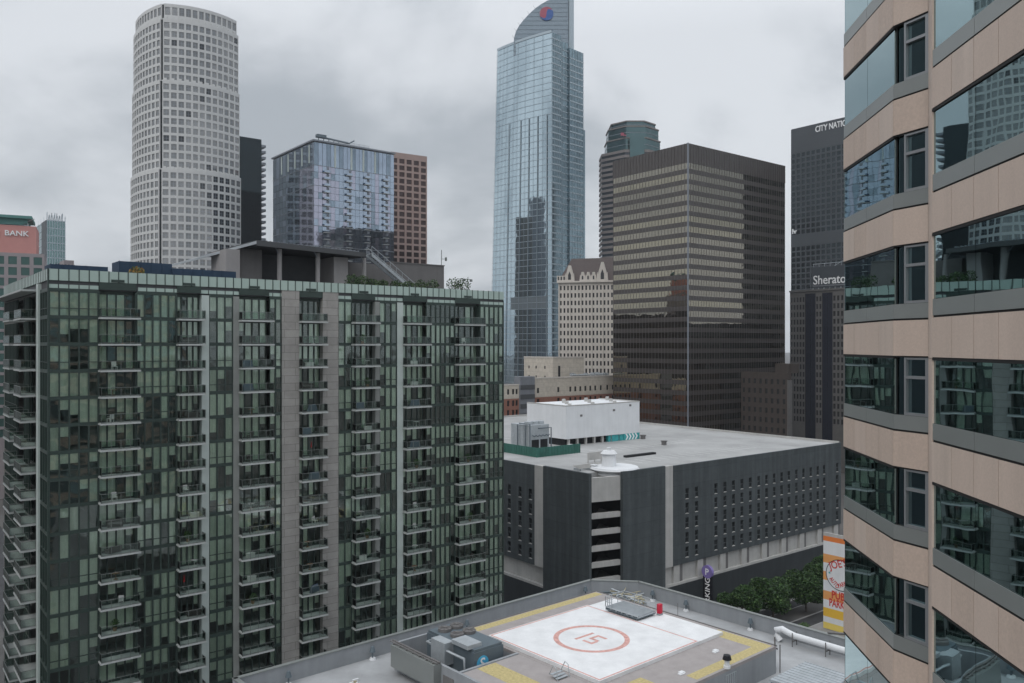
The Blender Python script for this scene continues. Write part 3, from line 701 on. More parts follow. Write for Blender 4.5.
# ------------------------------------------------------------------ charcoal parking garage
GO = Frame(512, 100); GO.X, GO.Y = 15.96, 153.4
def parking_garage():
    f = GO; g = f.root('parking_garage', 'charcoal parking garage with rows of slit windows and a flat pale roof', 'parking garage')
    t, tv = f.tu, f.tv; zt, zb = 31.4, 11.0
    Lu = t(841); Lv = 112.0; cu, cv = t(622), tv(590)
    mats = ['garage', 'garagebase', 'whiteconc', 'dark', 'deck', 'windark', 'white']
    # right long wall
    s0 = t(672.5); cols = []
    for x in (77, 104, 159, 185, 209, 233, 257, 281, 303, 325, 346, 367, 388, 408, 429, 449, 467, 504):
        c = t(660 + x / 2.845); cols.append((c - 0.52, c + 0.52))
    rows = [(zt - 5.0 - 3.02 * k - 2.25, zt - 5.0 - 3.02 * k) for k in range(5)]
    wins = []
    def slit(fc, op):
        a, b, z0, z1 = op; mb = MB()
        mb.fbox(fc, a, b, -0.44, -0.38, z0, z1, 3)
        m = (z0 + z1) / 2; mb.fbox(fc, a, b, -0.37, -0.08, m - 0.09, m + 0.05, 0)
        mb.fbox(fc, a + 0.3, a + 0.42, -0.37, -0.12, z0, m - 0.1, 0); mb.fbox(fc, a, b, -0.37, 0.06, z0 - 0.001, z0 + 0.10, 2)
        return (fc.P((a + b) / 2, 0, m), b - a, mb, [])
    w = MB(); ops = punched(UF, s0, Lu, zb, zt, cols, rows, 0.45, w, 0, f); w.build('right_wall', mats, g)
    wins += [slit(UF, o) for o in ops]
    # left wall with three columns of slits
    va, vb = tv(544), tv(535)
    cols2 = [(tv(px) - 0.52, tv(px) + 0.52) for px in (530.5, 520, 509.3, 498, 487)]
    w = MB(); ops = punched(VF, vb, Lv, zb, zt, cols2, rows, 0.45, w, 0, f); w.build('left_wall', mats, g)
    wins += [slit(VF, o) for o in ops]
    emit(wins, 'slit_window', mats, g, f)
    # blind towers either side of the ramp opening, pale strips
    w = MB(); w.fbox(UF, cu, t(664.5), -.4, 0.25, 0, zt + 0.25); w.build('corner_wall', ['garage'], g)
    w = MB(); w.fbox(VF, cv, va, -.4, 0.25, 0, zt + 0.25); w.build('corner_wall', ['garage'], g)
    w = MB(); w.fbox(UF, t(664.5) + .005, s0 - .005, -1, 0.12, zb, zt + 0.1); w.build('pale_strip', ['whiteconc'], g)
    w = MB(); w.fbox(VF, va + .005, vb - .005, -1, 0.12, zb, zt + 0.1); w.build('pale_strip', ['whiteconc'], g)
    # open parking floor band with columns, dark base
    w = MB(); zl = zb - 3.6
    w.fbox(UF, t(664.5) + .01, Lu, -1.2, -0.7, zl + 0.0, zb - 0.3, 0); 
    for k in range(9):
        a = s0 + 0.6 + k * 7.6
        w.fbox(UF, a, a + 1.8, -0.69, -0.15, zl, zb - 0.004, 0)
    w.fbox(UF, t(664.5) + .01, Lu, -0.68, 0.0, zl - 0.5, zl + 0.0, 0)
    w.fbox(VF, va + .01, Lv, -1.2, -0.7, zl, zb - 0.3, 0); w.fbox(VF, va + .01, Lv, -0.68, 0.0, zl - 0.5, zl, 0)
    w.build('open_deck', ['whiteconc'], g)
    w = MB()
    for k in range(9):
        a = s0 + 0.6 + k * 7.6
        w.fbox(UF, a + 1.82, a + 3.0, -0.69, -0.4, zl + 0.01, zb - .006, 0)
    w.build('deck_opening', ['stucco'], g)
    w = MB(); w.fbox(UF, t(664.5) + .01, Lu, -1.0, -0.05, 0, zl - 0.51); w.fbox(VF, va + .01, Lv, -1.0, -0.05, 0, zl - 0.51); w.build('base_wall', ['garagebase'], g)
    # body behind and roof deck
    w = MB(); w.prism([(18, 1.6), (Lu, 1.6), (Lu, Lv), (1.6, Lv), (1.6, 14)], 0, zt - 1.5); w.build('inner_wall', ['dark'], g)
    w = MB(); w.prism([(8.5, 0.46), (Lu - .01, 0.46), (Lu - .01, Lv - .1), (0.46, Lv - .1), (0.46, 5.2), (5.5, 5.2)], zt - 1.45, zt - 0.25); rf = w.build('roof_deck', ['deck'], g)
    w = MB(); w.box(Lu - .4, Lu, 0.46, Lv, zt - .25, zt + .3); w.box(0.5, Lu - .41, Lv - .4, Lv, zt - .25, zt + .3); w.build('back_parapet', ['whiteconc'], g)
    w = MB()
    for k in range(16):
        for j in range(4):
            x = 18 + k * 2.9; y = 8 + j * 17
            if x < Lu - 4: w.box(x, x + .12, y, y + 5, zt - .249, zt - .243)
    w.build('bay_line', ['line'], rf)
    # curved ramp corner: slabs with bright fascias, drum top with a pale saucer
    A = (cu, 0.42); B = (0.42, cv); n = 10; arc = []
    for k in range(n + 1):
        q = k / n; arc.append((A[0] + (B[0] - A[0]) * q + 0.0, A[1] + (B[1] - A[1]) * q ))
    dc = ((A[0] + B[0]) / 2 + 3.2, (A[1] + B[1]) / 2 + 5.0)
    inner = [(p[0] + (dc[0] - p[0]) * .12, p[1] + (dc[1] - p[1]) * .12) for p in arc]
    def ring(z0, z1, m, name):
        w = MB()
        w.prism(arc + inner[::-1], z0, z1); w.build(name, [m], g)
    for k in range(7):
        z = zt - 8.4 - 3.1 * k; ring(z, z + 1.0, 'whiteconc', 'ramp_parapet')
        w = MB(); w.prism(inner + [(dc[0] + 3, dc[1] + 3)], z - .25, z); w.build('ramp_slab', ['stucco'], g)
    ring(zt - 5.2, zt - 0.6, 'whiteconc', 'ramp_top_wall')
    w = MB(); w.prism(inner + [(dc[0] + 4, dc[1] + 4)], zt - 5, zt - 2); w.build('ramp_roof', ['whiteconc'], g)
    cx, cy = f.local(21.0 - .6, 163.0); w = MB()
    w.cyl((cx, cy), 4.2, zt - 0.9, zt - 0.5, 0, 28); w.cyl((cx, cy), 3.9, zt - .5, zt + .1, 0, 28, 4.9); w.cyl((cx, cy), 4.9, zt + .1, zt + 0.5, 0, 28, 4.6)
    dr = w.build('ramp_drum', ['white'], g)
    w = MB(); w.cyl((cx - .6, cy + 1), 1.5, zt + 0.5, zt + 3.0, 0, 18, 1.35); w.cyl((cx - .6, cy + 1), 1.7, zt + 3.0, zt + 3.6, 0, 18, 1.1); w.cyl((cx - .6, cy + 1), .45, zt + 3.6, zt + 4.2, 0, 12)
    w.build('vent_cupola', ['white'], dr)
    w = MB(); x = t(640, 16); w.box(x - 4.8, x + 4.8, 15.5, 16.5, zt - 0.25, zt + 0.2); w.build('dark_expansion_curb', ['dark'], g)
    return f
parking_garage()

def garage_roof_things():
    f = GO; zt = 31.15
    # big white machine-room block
    bd = Frame(566, 201); za = zt; h0 = bd.z(458, 0, 0)
    L = bd.tu(639.5); Wd = bd.tv(527); ztop = 31.15 + 11.0
    g = thing('roof_machine_room', (bd.X, bd.Y, za), bd.a, 'long white windowless machine room block on the garage roof', 'machine room')
    w = MB(); H = bd.z(406.5) - za; lo = 1.7
    w.box(0, L, 0, Wd, lo, H); w.build('white_wall', ['white'], g)
    w = MB(); w.box(0.4, L - .4, 1.2, Wd - .4, 0, lo - .01); w.build('open_underside', ['dark'], g)
    w = MB(); w.box(-.05, L + .05, -.05, .4, H + .002, H + .25); w.box(-.05, .4, .402, Wd, H + .002, H + .25); w.box(L - .4, L + .05, .402, Wd, H + .002, H + .25)
    for k in range(9): w.cyl((3 + k * (L - 5) / 8, 2 + (k % 3) * 4), .5, H, H + 0.5 + .25 * (k % 3), 0, 10)
    w.build('roof_kerb', ['whiteconc'], g)
    w = MB(); a = bd.tu(609); b = bd.tu(624)
    w.box(a, b, 0.2, 1.1, 0, lo - .02); w.box(b, L, 0.0, 1.1, 0, lo - .02); sg = w.build('teal_panel', ['teal'], g)
    w = MB(); zc = lo / 2; sp = (L - b) / 5
    for k in range(4):
        x = b + 0.5 + k * sp
        w.add([(x, -.02, zc + .8), (x + .55, -.02, zc + .8), (x + 1.15, -.02, zc), (x + .55, -.02, zc - .8), (x, -.02, zc - .8), (x + .6, -.02, zc),
               (x, -.005, zc + .8), (x + .55, -.005, zc + .8), (x + 1.15, -.005, zc), (x + .55, -.005, zc - .8), (x, -.005, zc - .8), (x + .6, -.005, zc)],
              [(0, 5, 2, 1), (5, 4, 3, 2), (0, 1, 7, 6), (1, 2, 8, 7), (2, 3, 9, 8), (3, 4, 10, 9), (4, 5, 11, 10), (5, 0, 6, 11)])
    w.build('white_chevron', ['logowhite'], sg)
    w = MB(); dd = L / 9
    for k in range(7): w.box(1 + k * dd, 1.5 + k * dd, .2, .8, 0, lo - .02)
    w.build('support_post', ['whiteconc'], g)
    w = MB()
    for s, z in ((.18, .72), (.62, .80), (.85, .9)): w.box(L * s, L * s + .7, -.12, -.003, H * z, H * z + .5)
    w.build('wall_vent', ['stucco'], g)
    # cooling plant of galvanised steel on the roof, left of the block
    cp = Frame(530, 190); g = thing('cooling_plant', (cp.X, cp.Y, zt), cp.a, 'grey galvanised cooling plant with pipes on the garage roof', 'cooling plant')
    a = cp.tu(549); Wd = cp.tv(511); H = cp.z(425.5) - zt
    w = MB(); w.box(0, a, 0, Wd, 0.4, H)
    for k in range(6): w.box(-.07, -.003, k * Wd / 6, k * Wd / 6 + .12, .4, H); 
    w.build('casing', ['steel'], g)
    w = MB(); w.box(.5, a * .46, -.06, -.003, .5, H * .45); w.box(a * .54, a - .5, -.06, -.003, .5, H * .45); w.build('intake', ['dark'], g)
    w = MB(); w.tube([(-.35, -.4, 0), (-.35, -.4, H + .3), (-.35, Wd * .5, H + .3)], .14); w.tube([(a + .4, -.3, 0), (a + .4, -.3, H - .8), (a * .4, -.3, H - .8)], .14)
    for k in range(5): w.tube([(a * .1 + k * a * .18, -.25, H * .62), (a * .19 + k * a * .18, -.3, H * .57), (a * .28 + k * a * .18, -.25, H * .62)], .1)
    w.tube([(-.3, Wd * .2, 0), (-.3, Wd * .2, H)], .12); w.tube([(-.3, Wd * .6, 0), (-.3, Wd * .6, H)], .12); w.build('pipe', ['hvac'], g)
    w = MB()
    for k in range(3): w.cyl((a * (.2 + .3 * k), 2.0), 1.0, H, H + .7, 0, 16)
    w.build('fan', ['steel'], g)
    # green screen wall around it
    sw = Frame(537, 181); g = thing('green_screen_wall', (sw.X, sw.Y, zt), sw.a, 'low green screen wall around the cooling plant on the garage roof', 'screen wall')
    a = sw.tu(580); Wd = sw.tv(500); H = 2.1
    w = MB(); w.box(0, a, 0, .2, 0, H); w.build('panel', ['greenwall'], g)
    w = MB(); w.box(0, .2, .202, Wd, 0, H); w.build('panel', ['greenwall'], g)
    w = MB()
    for k in range(16): w.box(a * k / 15 - .06, a * k / 15 + .06, -.08, -.002, 0, H + .05)
    for k in range(16): w.box(-.08, -.002, Wd * k / 15, Wd * k / 15 + .12, 0, H + .05)
    w.build('post', ['greenwall'], g)
    # small things on the roof
    def roof_at(px, py): d = F * (ZC - zt) / (py - HY); return (px - 512) / F * d, d
    for px, py, lab in ((571, 449, 'small white ventilator box nearest the green screen wall'), (643, 439, 'small dark roof drain post in front of the chevrons on the garage roof'), (664, 445, 'small dark roof post alone in the middle of the garage roof'), (594, 470, 'low white roof hatch by the left corner of the ramp drum')):
        x, y = roof_at(px, py); w = MB(); h = .9
        w.box(-.45, .45, -.45, .45, 0, h); w.box(-.6, .6, -.6, .6, h + .002, h + .2)
        tag(w.build('roof_ventilator', ['white' if 'white' in lab else 'stucco'], None, (x, y, zt), f.a), lab, 'roof ventilator')
    x, y = roof_at(597, 468); g = thing('pipe_rack', (x, y, zt), f.a, 'low rack of pale pipes beside the white ramp drum on the garage roof', 'pipe rack')
    w = MB()
    for k in range(5): w.tube([(-6, k * .4 - 1, .5 + .1 * k), (2, k * .4 - 1, .5 + .1 * k)], .09)
    w.build('pipe', ['whiteconc'], g); w = MB()
    for k in range(4): w.box(-5.5 + k * 2.3, -5.35 + k * 2.3, -1.2, 1.0, 0, .45)
    w.build('support', ['steel'], g)
    x, y = roof_at(598, 462); w = MB(); w.box(-3, 3, -.1, .1, .6, 2.2)
    for k in range(4): w.box(-3 + k * 1.95, -2.85 + k * 1.95, -.1, .1, 0, .6)
    tag(w.build('roof_screen', ['whiteconc'], None, (x, y, zt), f.a), 'low pale louvred screen on posts behind the ramp drum', 'screen')
    # vertical PARKING sign on the base wall, facing along the street
    lx = f.tu(702); g = thing('parking_sign', (*f.world(lx, -0.4), 0), f.a, 'black vertical parking sign with a purple disc', 'sign')
    zp = f.z(571, lx, 0); fcs = Face((0, 0), (0, 1), (-1, 0))
    w = MB(); w.box(-.2, .2, -2.2, 0, zp - 8.6, zp + .1); w.build('panel', ['signblack'], g)
    w = MB()
    vs = [(x, -1.1 + 1.35 * math.cos(a), zp + .2 + 1.35 * math.sin(a)) for x in (-.3, .3) for a in [2 * math.pi * i / 24 for i in range(24)]]
    w.add(vs, [(i, 24 + i, 24 + (i + 1) % 24, (i + 1) % 24) for i in range(24)] + [tuple(range(24)), tuple(range(47, 23, -1))]); dsc = w.build('disc', ['purple'], g)
    mt = text_mtx(fcs, -0.6, .32, zp - .45)
    text_obj('letter', 'P', 1.9, .02, 'logowhite', dsc, mt, None, 'LEFT', .02)
    r = text_mtx(fcs, -1.72, .22, zp - 8.3) @ Matrix.Rotation(math.pi / 2, 4, 'Z')
    r = text_mtx(fcs, -0.55 - 1.2, .22, zp - 8.3) @ Matrix.Rotation(math.pi / 2, 4, 'Z')
    text_obj('lettering', 'PARKING', 1.7, .02, 'logowhite', g, r, 7.2, 'LEFT', .02)
garage_roof_things()

# ------------------------------------------------------------------ helipad building in the foreground
HP = Frame(512, 80, 41.5); HP.X, HP.Y = -2.85, 83.4
def helipad_building():
    f = HP; g = f.root('helipad_building', 'grey office building roof with a white rooftop helipad, in the foreground', 'building')
    mats = ['hwall', 'helicon', 'helideck', 'pad', 'padred', 'yellow', 'steel', 'dark']
    zd, zl, zp = 26.0, 23.3, 25.0
    outer = [(-22.1, 9.9), (-22.1, -45), (30.6, -45), (30.6, 5.1), (26.3, 9.9)]
    inner = [(-21.75, 9.55), (-21.75, -44.6), (30.25, -44.6), (30.25, 4.95), (26.15, 9.55)]
    w = MB(); w.prism(outer, 0, zl - 0.6, 0); w.build('wall', mats, g)
    w = MB(); w.prism(outer, zl - 0.595, zl, 1); w.build('lower_roof', mats, g)
    w = MB()
    for i in range(5):
        if i == 1: continue
        a, b, c, d = outer[i], outer[(i + 1) % 5], inner[(i + 1) % 5], inner[i]
        if i == 2: b, c = (30.6, 5.1), (30.25, 4.95); a, d = (30.6, -23.6), (30.25, -23.6)
        w.prism([a, b, c, d], zl + .002, zp, 0)
    pp = w.build('parapet', mats, g)
    w = MB()
    for i in (0, 2, 3, 4):
        a, b = outer[i], outer[(i + 1) % 5]
        if i == 2: a = (30.6, -23.6)
        if i == 0: b = (-22.1, -30)
        fc, l = seg_face(a, b, (a[0] * 2 - 4, a[1] * 2)); 
        fc, l = seg_face(a, b, (4 + (a[0] + b[0] - 8) , -10 + (a[1] + b[1] + 20)))
        w.fbox(fc, 0, l, -.42, .06, zp + .002, zp + .09, 0)
    w.build('coping', ['sill'], pp)
    # upper block carrying the deck
    U0, U1, V0, V1 = -7.3, 20.7, -20.6, 3.6
    w = MB(); w.box(0.15, U1, V0, V1, zl + .002, zd - .3, 0); w.build('deck_wall', mats, g)
    w = MB(); w.box(0.15, U1 - .0, V0, V1, zd - .298, zd, 2); dk = w.build('helipad_deck', mats, g)
    w = MB(); e = .004
    w.box(1.2, U1 - .3, V1 - 1.25, V1 - .15, zd, zd + e, 5); w.box(U1 - 2.0, U1 - .25, V0 + .3, -14.0, zd, zd + e, 5)
    w.box(8.0, U1 - 2.02, V0 + .3, V0 + 1.5, zd, zd + e, 5); w.box(-5.2, -3.0, V0 + 1.0, -5.3, zd - .002, zd + e, 5)
    w.box(2.62, 4.6, -20, -16.6, zd, zd + e, 5)
    w.build('yellow_border', mats, dk)
    pd = MB(); pd.box(0.6, 15.3, -15.3, 0.0, zd + .002, zd + .35, 3); pd.box(15.302, 19.4, -15.3, -0.2, zd + .002, zd + .33, 3)
    pad = pd.build('helipad', mats, g)
    zt = zd + .354
    w = MB()
    for a in ((0.7, 15.2, -15.2, -15.02), (0.7, 15.2, -.28, -.1), (0.7, .88, -15.02, -.28), (15.02, 15.2, -15.02, -.28)): w.box(*a, zt - .003, zt, 4)
    w.build('red_border_line', mats, pad)
    w = MB(); c = (7.8, -7.6); n = 64; ro, ri = 3.85, 3.33
    vs = [(c[0] + r * math.cos(2 * math.pi * i / n), c[1] + r * math.sin(2 * math.pi * i / n), zt) for r in (ri, ro) for i in range(n)]
    w.add(vs, [(i, (i + 1) % n, n + (i + 1) % n, n + i) for i in range(n)], 4, flip=True); w.build('red_circle', mats, pad)
    # weight figure: 15, read from the far right side (letter tops towards the left corner)
    w = MB(); zz = zt
    # axes: text right = r, text up = q (in local deck coordinates)
    ang = R(-90); r = (math.cos(ang), math.sin(ang)); q = (-r[1], r[0])
    def bx(x0, x1, y0, y1):
        vs = [(c[0] + r[0] * x + q[0] * y, c[1] + r[1] * x + q[1] * y, zz) for x, y in ((x0, y0), (x1, y0), (x1, y1), (x0, y1))]
        w.add(vs, [(0, 1, 2, 3)], 4)
    t_, h, wd = .36, 1.2, 1.25
    bx(-1.1, -1.1 + t_, -h - .2, h + .1)
    ox = -.2
    bx(ox, ox + wd + .1, h - t_, h); bx(ox, ox + t_, .12, h - t_ - .002); bx(ox, ox + wd, -.24, .118); bx(ox + wd - t_ + .1, ox + wd + .1, -h + t_, -.242); bx(ox, ox + wd + .1, -h, -h + t_ - .002)
    w.build('weight_figure', mats, pad)
    # rails and kerbs round the deck
    w = MB()
    for a, b in (((U1 + .12, V1, zd + .0), (U1 + .12, V0, zd + .0)), ((0.2, V1 + .12, zd), (U1, V1 + .12, zd)), ((U1 + .3, V1, zd - .35), (U1 + .3, V0, zd - .35)), ((0.2, V1 + .3, zd - .35), (U1, V1 + .3, zd - .35))): w.bar(a, b, .12)
    for k in range(12):
        x = 1 + k * 1.75; w.box(x, x + .1, V1 + .002, V1 + .35, zd - .42, zd - .32); y = V0 + 1 + k * 1.95; w.box(U1 + .002, U1 + .35, y, y + .1, zd - .42, zd - .32)
    w.build('deck_edge_rail', ['stucco'], g)
    w = MB(); w.tube([(U1 - .05, V0 + .1, zd), (U1 - .05, V0 + .1, zd + .9)], .07); w.tube([(U1 + .4, V0 - .2, zl), (U1 + .4, V0 - .2, zd + .1)], .06); w.tube([(U1 + .1, 0.5 * (V0 + V1), zd), (U1 + .1, .5 * (V0 + V1), zd + 1.4)], .03)
    w.build('stanchion', ['stucco'], g)
    w = MB(); a = 12.0
    w.box(a, a + 1.7, V0 - .05, V0 - .002, zl + .7, zd - .6, 6)
    for k in range(5): w.box(a + .1 + k * .35, a + .2 + k * .35, V0 - .09, V0 - .052, zl + .75, zd - .65, 0)
    w.build('wall_grille', mats, g)
    # sunken equipment well at the left end of the deck
    w = MB(); zw = zd + .1
    w.box(U0, 0.1, 5.0, 5.3, zl + .002, zw, 0); w.box(U0, U0 + .3, V0, 4.998, zl + .002, zw, 0); w.box(U0 + .302, .1, V0, V0 + .3, zl + .002, zw, 0)
    w.box(-.2, .1, -.2, 4.998, zl + .002, zw, 0); w.box(U0 + .302, .1, -5.2, -4.9, zl + .002, zw, 0); w.box(U0 + .302, .12, V0 + .302, -5.202, zd - .3, zd - .002, 2)
    w.build('well_wall', mats, g)
    w = MB(); w.box(U0 - .9, U0 - .003, -2.6, 4.6, zd - 1.9, zw + .15, 0); w.build('wall_box', ['sill'], g)
    w = MB(); w.tube([(U0 - .25, 5.2, zw + .3), (U0 - .25, -2.7, zw + .3)], .1); w.build('pipe', ['stucco'], g); w = MB(); w.tube([(U0 - .55, 5.2, zw + .28), (U0 - .55, -2.7, zw + .28)], .07)
    w.build('pipe', ['stucco'], g); w = MB()
    for k in range(7): w.box(U0 - .7, U0 - .1, -2.2 + k * 1.1, -2.1 + k * 1.1, zw + .152, zw + .3)
    w.build('pipe_clamp', ['stucco'], g)
    w = MB(); w.fbox(Face((U0, 0), (0, 1), (-1, 0)), -4.5, -2.9, .003, .06, zl + .1, zl + 2.0); w.build('door', ['stucco'], g)
    return f
helipad_building()

def on_roof(px, py, z): d = F * (ZC - z) / (py - HY); return (px - 512) / F * d, d
def helipad_things():
    f = HP; zd, zl = 26.0, 23.3
    # chiller unit in the well
    X, Y = f.world(-6.2, -4.4); g = thing('chiller_unit', (X, Y, zl + 1.1), f.a, 'dark blue-grey chiller with a round blue emblem in the roof well', 'chiller')
    w = MB(); w.box(1.4, 5.0, 0, 7.6, .2, 2.65); w.box(1.5, 4.9, .1, 7.5, 2.652, 2.9); w.build('casing', ['hvac'], g)
    w = MB(); w.box(.3, 1.39, 3.2, 5.4, .8, 2.95); w.build('grey_box', ['steel'], g); w = MB(); w.box(1.0, 2.7, .5, 3.0, 2.902, 3.3); w.build('grey_box', ['steel'], g)
    for k in range(4):
        w = MB(); cx, cy = 2.6 + (k % 2) * 1.5, 4.2 + (k // 2) * 2.0
        w.cyl((cx, cy), .68, 2.902, 3.2, 0, 18); w.cyl((cx, cy), .14, 3.2, 3.3, 0, 8)
        for j in range(4): a = j * math.pi / 4; w.bar((cx - .66 * math.cos(a), cy - .66 * math.sin(a), 3.24), (cx + .66 * math.cos(a), cy + .66 * math.sin(a), 3.24), .035)
        w.build('fan_grille', ['stucco'], g)
    fc = Face((0, 0), (1, 0), (0, -1)); w = MB(); n = 24
    vs = [(2.4 + .72 * math.cos(2 * math.pi * i / n), yy, 1.5 + .72 * math.sin(2 * math.pi * i / n)) for yy in (-.03, -.003) for i in range(n)]
    w.add(vs, [tuple(range(n)), tuple(range(2 * n - 1, n - 1, -1))] + [(i, n + i, n + (i + 1) % n, (i + 1) % n) for i in range(n)]); em = w.build('round_emblem', ['logoblue'], g)
    text_obj('emblem_letter', 'S', 1.45, .008, 'logowhite', em, text_mtx(fc, 2.4, .045, 1.0), None, 'CENTER', .02)
    w = MB(); w.tube([(.6, .5, 0), (.6, .5, 2.2), (.6, 6.5, 2.2), (1.4, 6.5, 2.2)], .13); w.tube([(5.1, 7, 1.5), (5.6, 7, 1.5), (5.6, 7, 0)], .12); w.tube([(3, 7.7, 1.0), (3, 8.4, 1.0), (3, 8.4, 0)], .15); w.build('pipe', ['steel'], g)
    # access platform of steel grating with steps, and the red cabinet
    X, Y = f.world(16.75, -5.1); g = thing('access_platform', (X, Y, zd + .34), f.a, 'galvanised grating platform with handrails at the far edge of the helipad', 'platform')
    w = MB(); z0 = .55; a, b, c, d = -1.5, 1.6, -2.3, 2.3
    for k in range(14): w.box(a + k * (b - a) / 14, a + k * (b - a) / 14 + .12, c, d, z0 - .12, z0)
    for k in range(7): w.box(a, b, c + k * (d - c) / 6 - .06, c + k * (d - c) / 6 + .04, z0 - .22, z0 - .122)
    w.build('grating', ['steel'], g)
    w = MB(); w.box(a, b, c, d, z0 - .36, z0 - .23); w.build('drip_tray', ['hvac'], g)
    w = MB()
    for p, q in (((a, d), (b, d)), ((b, d), (b, c)), ((a, d), (a, 1.4))):
        for h in (.55, 1.1): w.bar((*p, z0 + h), (*q, z0 + h), .05)
        for k in range(4): x, y = p[0] + (q[0] - p[0]) * k / 3, p[1] + (q[1] - p[1]) * k / 3; w.box(x - .03, x + .03, y - .03, y + .03, z0, z0 + 1.1)
    w.build('handrail', ['steel'], g)
    w = MB()
    for x in (a + .3, b - .3):
        for y in (c + .3, d - .3): w.box(x, x + .12, y, y + .12, .0, z0 - .36)
    w.build('leg', ['steel'], g)
    X, Y = f.world(18.75, -7.6); g = thing('fire_cabinet', (X, Y, zd + .33), f.a, 'upright red fire cabinet beside the grating platform', 'fire cabinet')
    w = MB(); w.box(-.25, .25, -.2, .2, .2, 1.2); w.build('body', ['red'], g); w = MB(); w.box(-.27, .27, -.22, .22, 0, .198); w.build('plinth', ['hwall'], g)
    w = MB(); w.box(-.2, .2, -.23, -.202, .28, 1.12); w.build('door', ['red'], g)
    # roof lamps on the far parapet ledge
    def lamp_pos(u, v): return f.world(u, v)
    spots = [(24.5, 9.0, 'on the far side of the timber pile'), (29.7, 2.2, 'nearest the corner by the timber pile'), (29.7, -3.0, 'second from the corner along the right parapet'), (29.7, -12.0, 'farthest right along the parapet'),
             (5.0, 9.1, 'along the left parapet behind the yellow border'), (-7.5, 9.1, 'at the left parapet behind the equipment well'), (-17, 8.9, 'at the left parapet near the roof debris')]
    for i, (u, v, s) in enumerate(spots):
        X, Y = lamp_pos(u, v); g = thing('parapet_lamp', (X, Y, zl), f.a, 'small dark hooded lamp on a white foot ' + s, 'lamp', 'lamps along the helipad roof parapet')
        w = MB(); w.cyl((0, 0), .35, 0, .22, 0, 12, .28); w.build('foot', ['white'], g)
        w = MB(); w.cyl((0, 0), .08, .22, .8, 0, 8); w.cyl((0, 0), .32, .8, 1.35, 0, 12, .16); w.build('hood', ['hvac'], g)
    # timber and pipe debris behind the pad
    rnd = random.Random(5); X, Y = f.world(26.2, 4.6); w = MB()
    for k in range(55):
        x, y = rnd.uniform(-2.8, 2.2), rnd.uniform(-3.0, 3.2); a = rnd.uniform(0, 3.14); l = rnd.uniform(.5, 1.7); z = rnd.uniform(.1, .9)
        w.bar((x - l * math.cos(a), y - l * math.sin(a), z), (x + l * math.cos(a), y + l * math.sin(a), z + rnd.uniform(-.3, .3)), rnd.uniform(.06, .17), rnd.choice([0, 0, 0, 1, 2]))
    tag(w.build('timber_pile', ['debris', 'steel', 'hvac'], None, (X, Y, zl), f.a), 'untidy pile of old timber and pipe offcuts at the far corner of the roof', 'debris pile')
    X, Y = f.world(-14, 5.0); w = MB()
    for k in range(14):
        x, y = rnd.uniform(-2.2, 2.2), rnd.uniform(-.6, .6); w.box(x, x + rnd.uniform(.2, .8), y, y + rnd.uniform(.1, .3), .003, rnd.uniform(.06, .3), rnd.choice([0, 1]))
    tag(w.build('roof_debris', ['white', 'debris'], None, (X, Y, zl), f.a), 'pale scraps lying on the lower roof left of the equipment well', 'debris pile')
    # vent pot near the right corner, pad-side step, white patch
    x, y = on_roof(727, 668, zd); g = thing('roof_vent', (x, y, zd), f.a, 'short white vent pipe with a dark cap at the right corner of the deck', 'vent')
    w = MB(); w.cyl((0, 0), .32, 0, .25, 0, 14); w.cyl((0, 0), .24, .25, .8, 0, 14); w.build('pipe', ['white'], g); w = MB(); w.cyl((0, 0), .42, .8, 1.2, 0, 14, .32); w.build('cap', ['signblack'], g)
    for px, py, s in ((716, 652, 'by the far edge of the brown deck'), (682, 674, 'on the brown deck in front of the pad')):
        x, y = on_roof(px, py, zd); w = MB(); w.box(-.4, .3, -.2, .2, 0, .1); w.box(-.2, .35, -.1, .3, .102, .16)
        tag(w.build('white_block', ['white'], None, (x, y, zd + .001), f.a), 'small white block lying ' + s, 'block')
    x, y = on_roof(556, 676, zd); g = thing('step_frame', (x, y, zd - .0), f.a, 'small steel step frame with two hoops at the near edge of the helipad', 'steps')
    w = MB()
    for k in range(3): w.box(-.7, .7, -.9 + k * .35, -.6 + k * .35, .1 + k * .1, .16 + k * .1)
    w.build('tread', ['steel'], g); w = MB()
    for xx in (-.75, .75): w.tube([(xx, -1, 0), (xx, -.8, 1.1), (xx, -.4, 1.25), (xx, .1, .35)], .04)
    w.build('hoop', ['steel'], g)
    # white duct on the right of the roof
    g = thing('white_duct', (*f.world(28.9, -24.2), zl), f.a, 'thick white insulated duct bending down along the right parapet', 'duct')
    w = MB(); L = 7.4; w.tube([(0, L + .5, .1), (0.05, L + 1.1, .6), (0, L + 1.0, 1.2), (0, L + .3, 1.45), (0, L - .4, 1.25), (0, L - 1.2, 1.1), (0, -2.0, 1.05)], .34, 0, 14); w.build('pipe', ['white'], g)
    w = MB()
    for y in (6.2, 2.4, -1.2): w.box(-.5, -.42, y, y + .08, 0, 1.5); w.box(.42, .5, y, y + .08, 0, 1.5); w.box(-.5, .5, y, y + .08, .5, .6)
    w.build('support', ['stucco'], g)
    g = thing('grey_hose', (*f.world(30.0, -23), zl), f.a, 'dark curved conduit looping beyond the end of the white duct', 'conduit')
    w = MB(); w.tube([(.4, 2, 1.9), (1.8, .6, 1.8), (2.6, -1.4, 1.2), (2.2, -3.0, .6), (.8, -3.4, .5)], .14); w.build('pipe', ['stucco'], g)
    w = MB(); w.box(.2, 2.4, -3.8, -2.0, .0, .32); w.build('base', ['sill'], g)
    # roof unit bottom right
    x, y = f.world(14.0, -28.6); g = thing('roof_air_handler', (x, y, zl), f.a, 'large grey ribbed air handling unit at the bottom right', 'air handler')
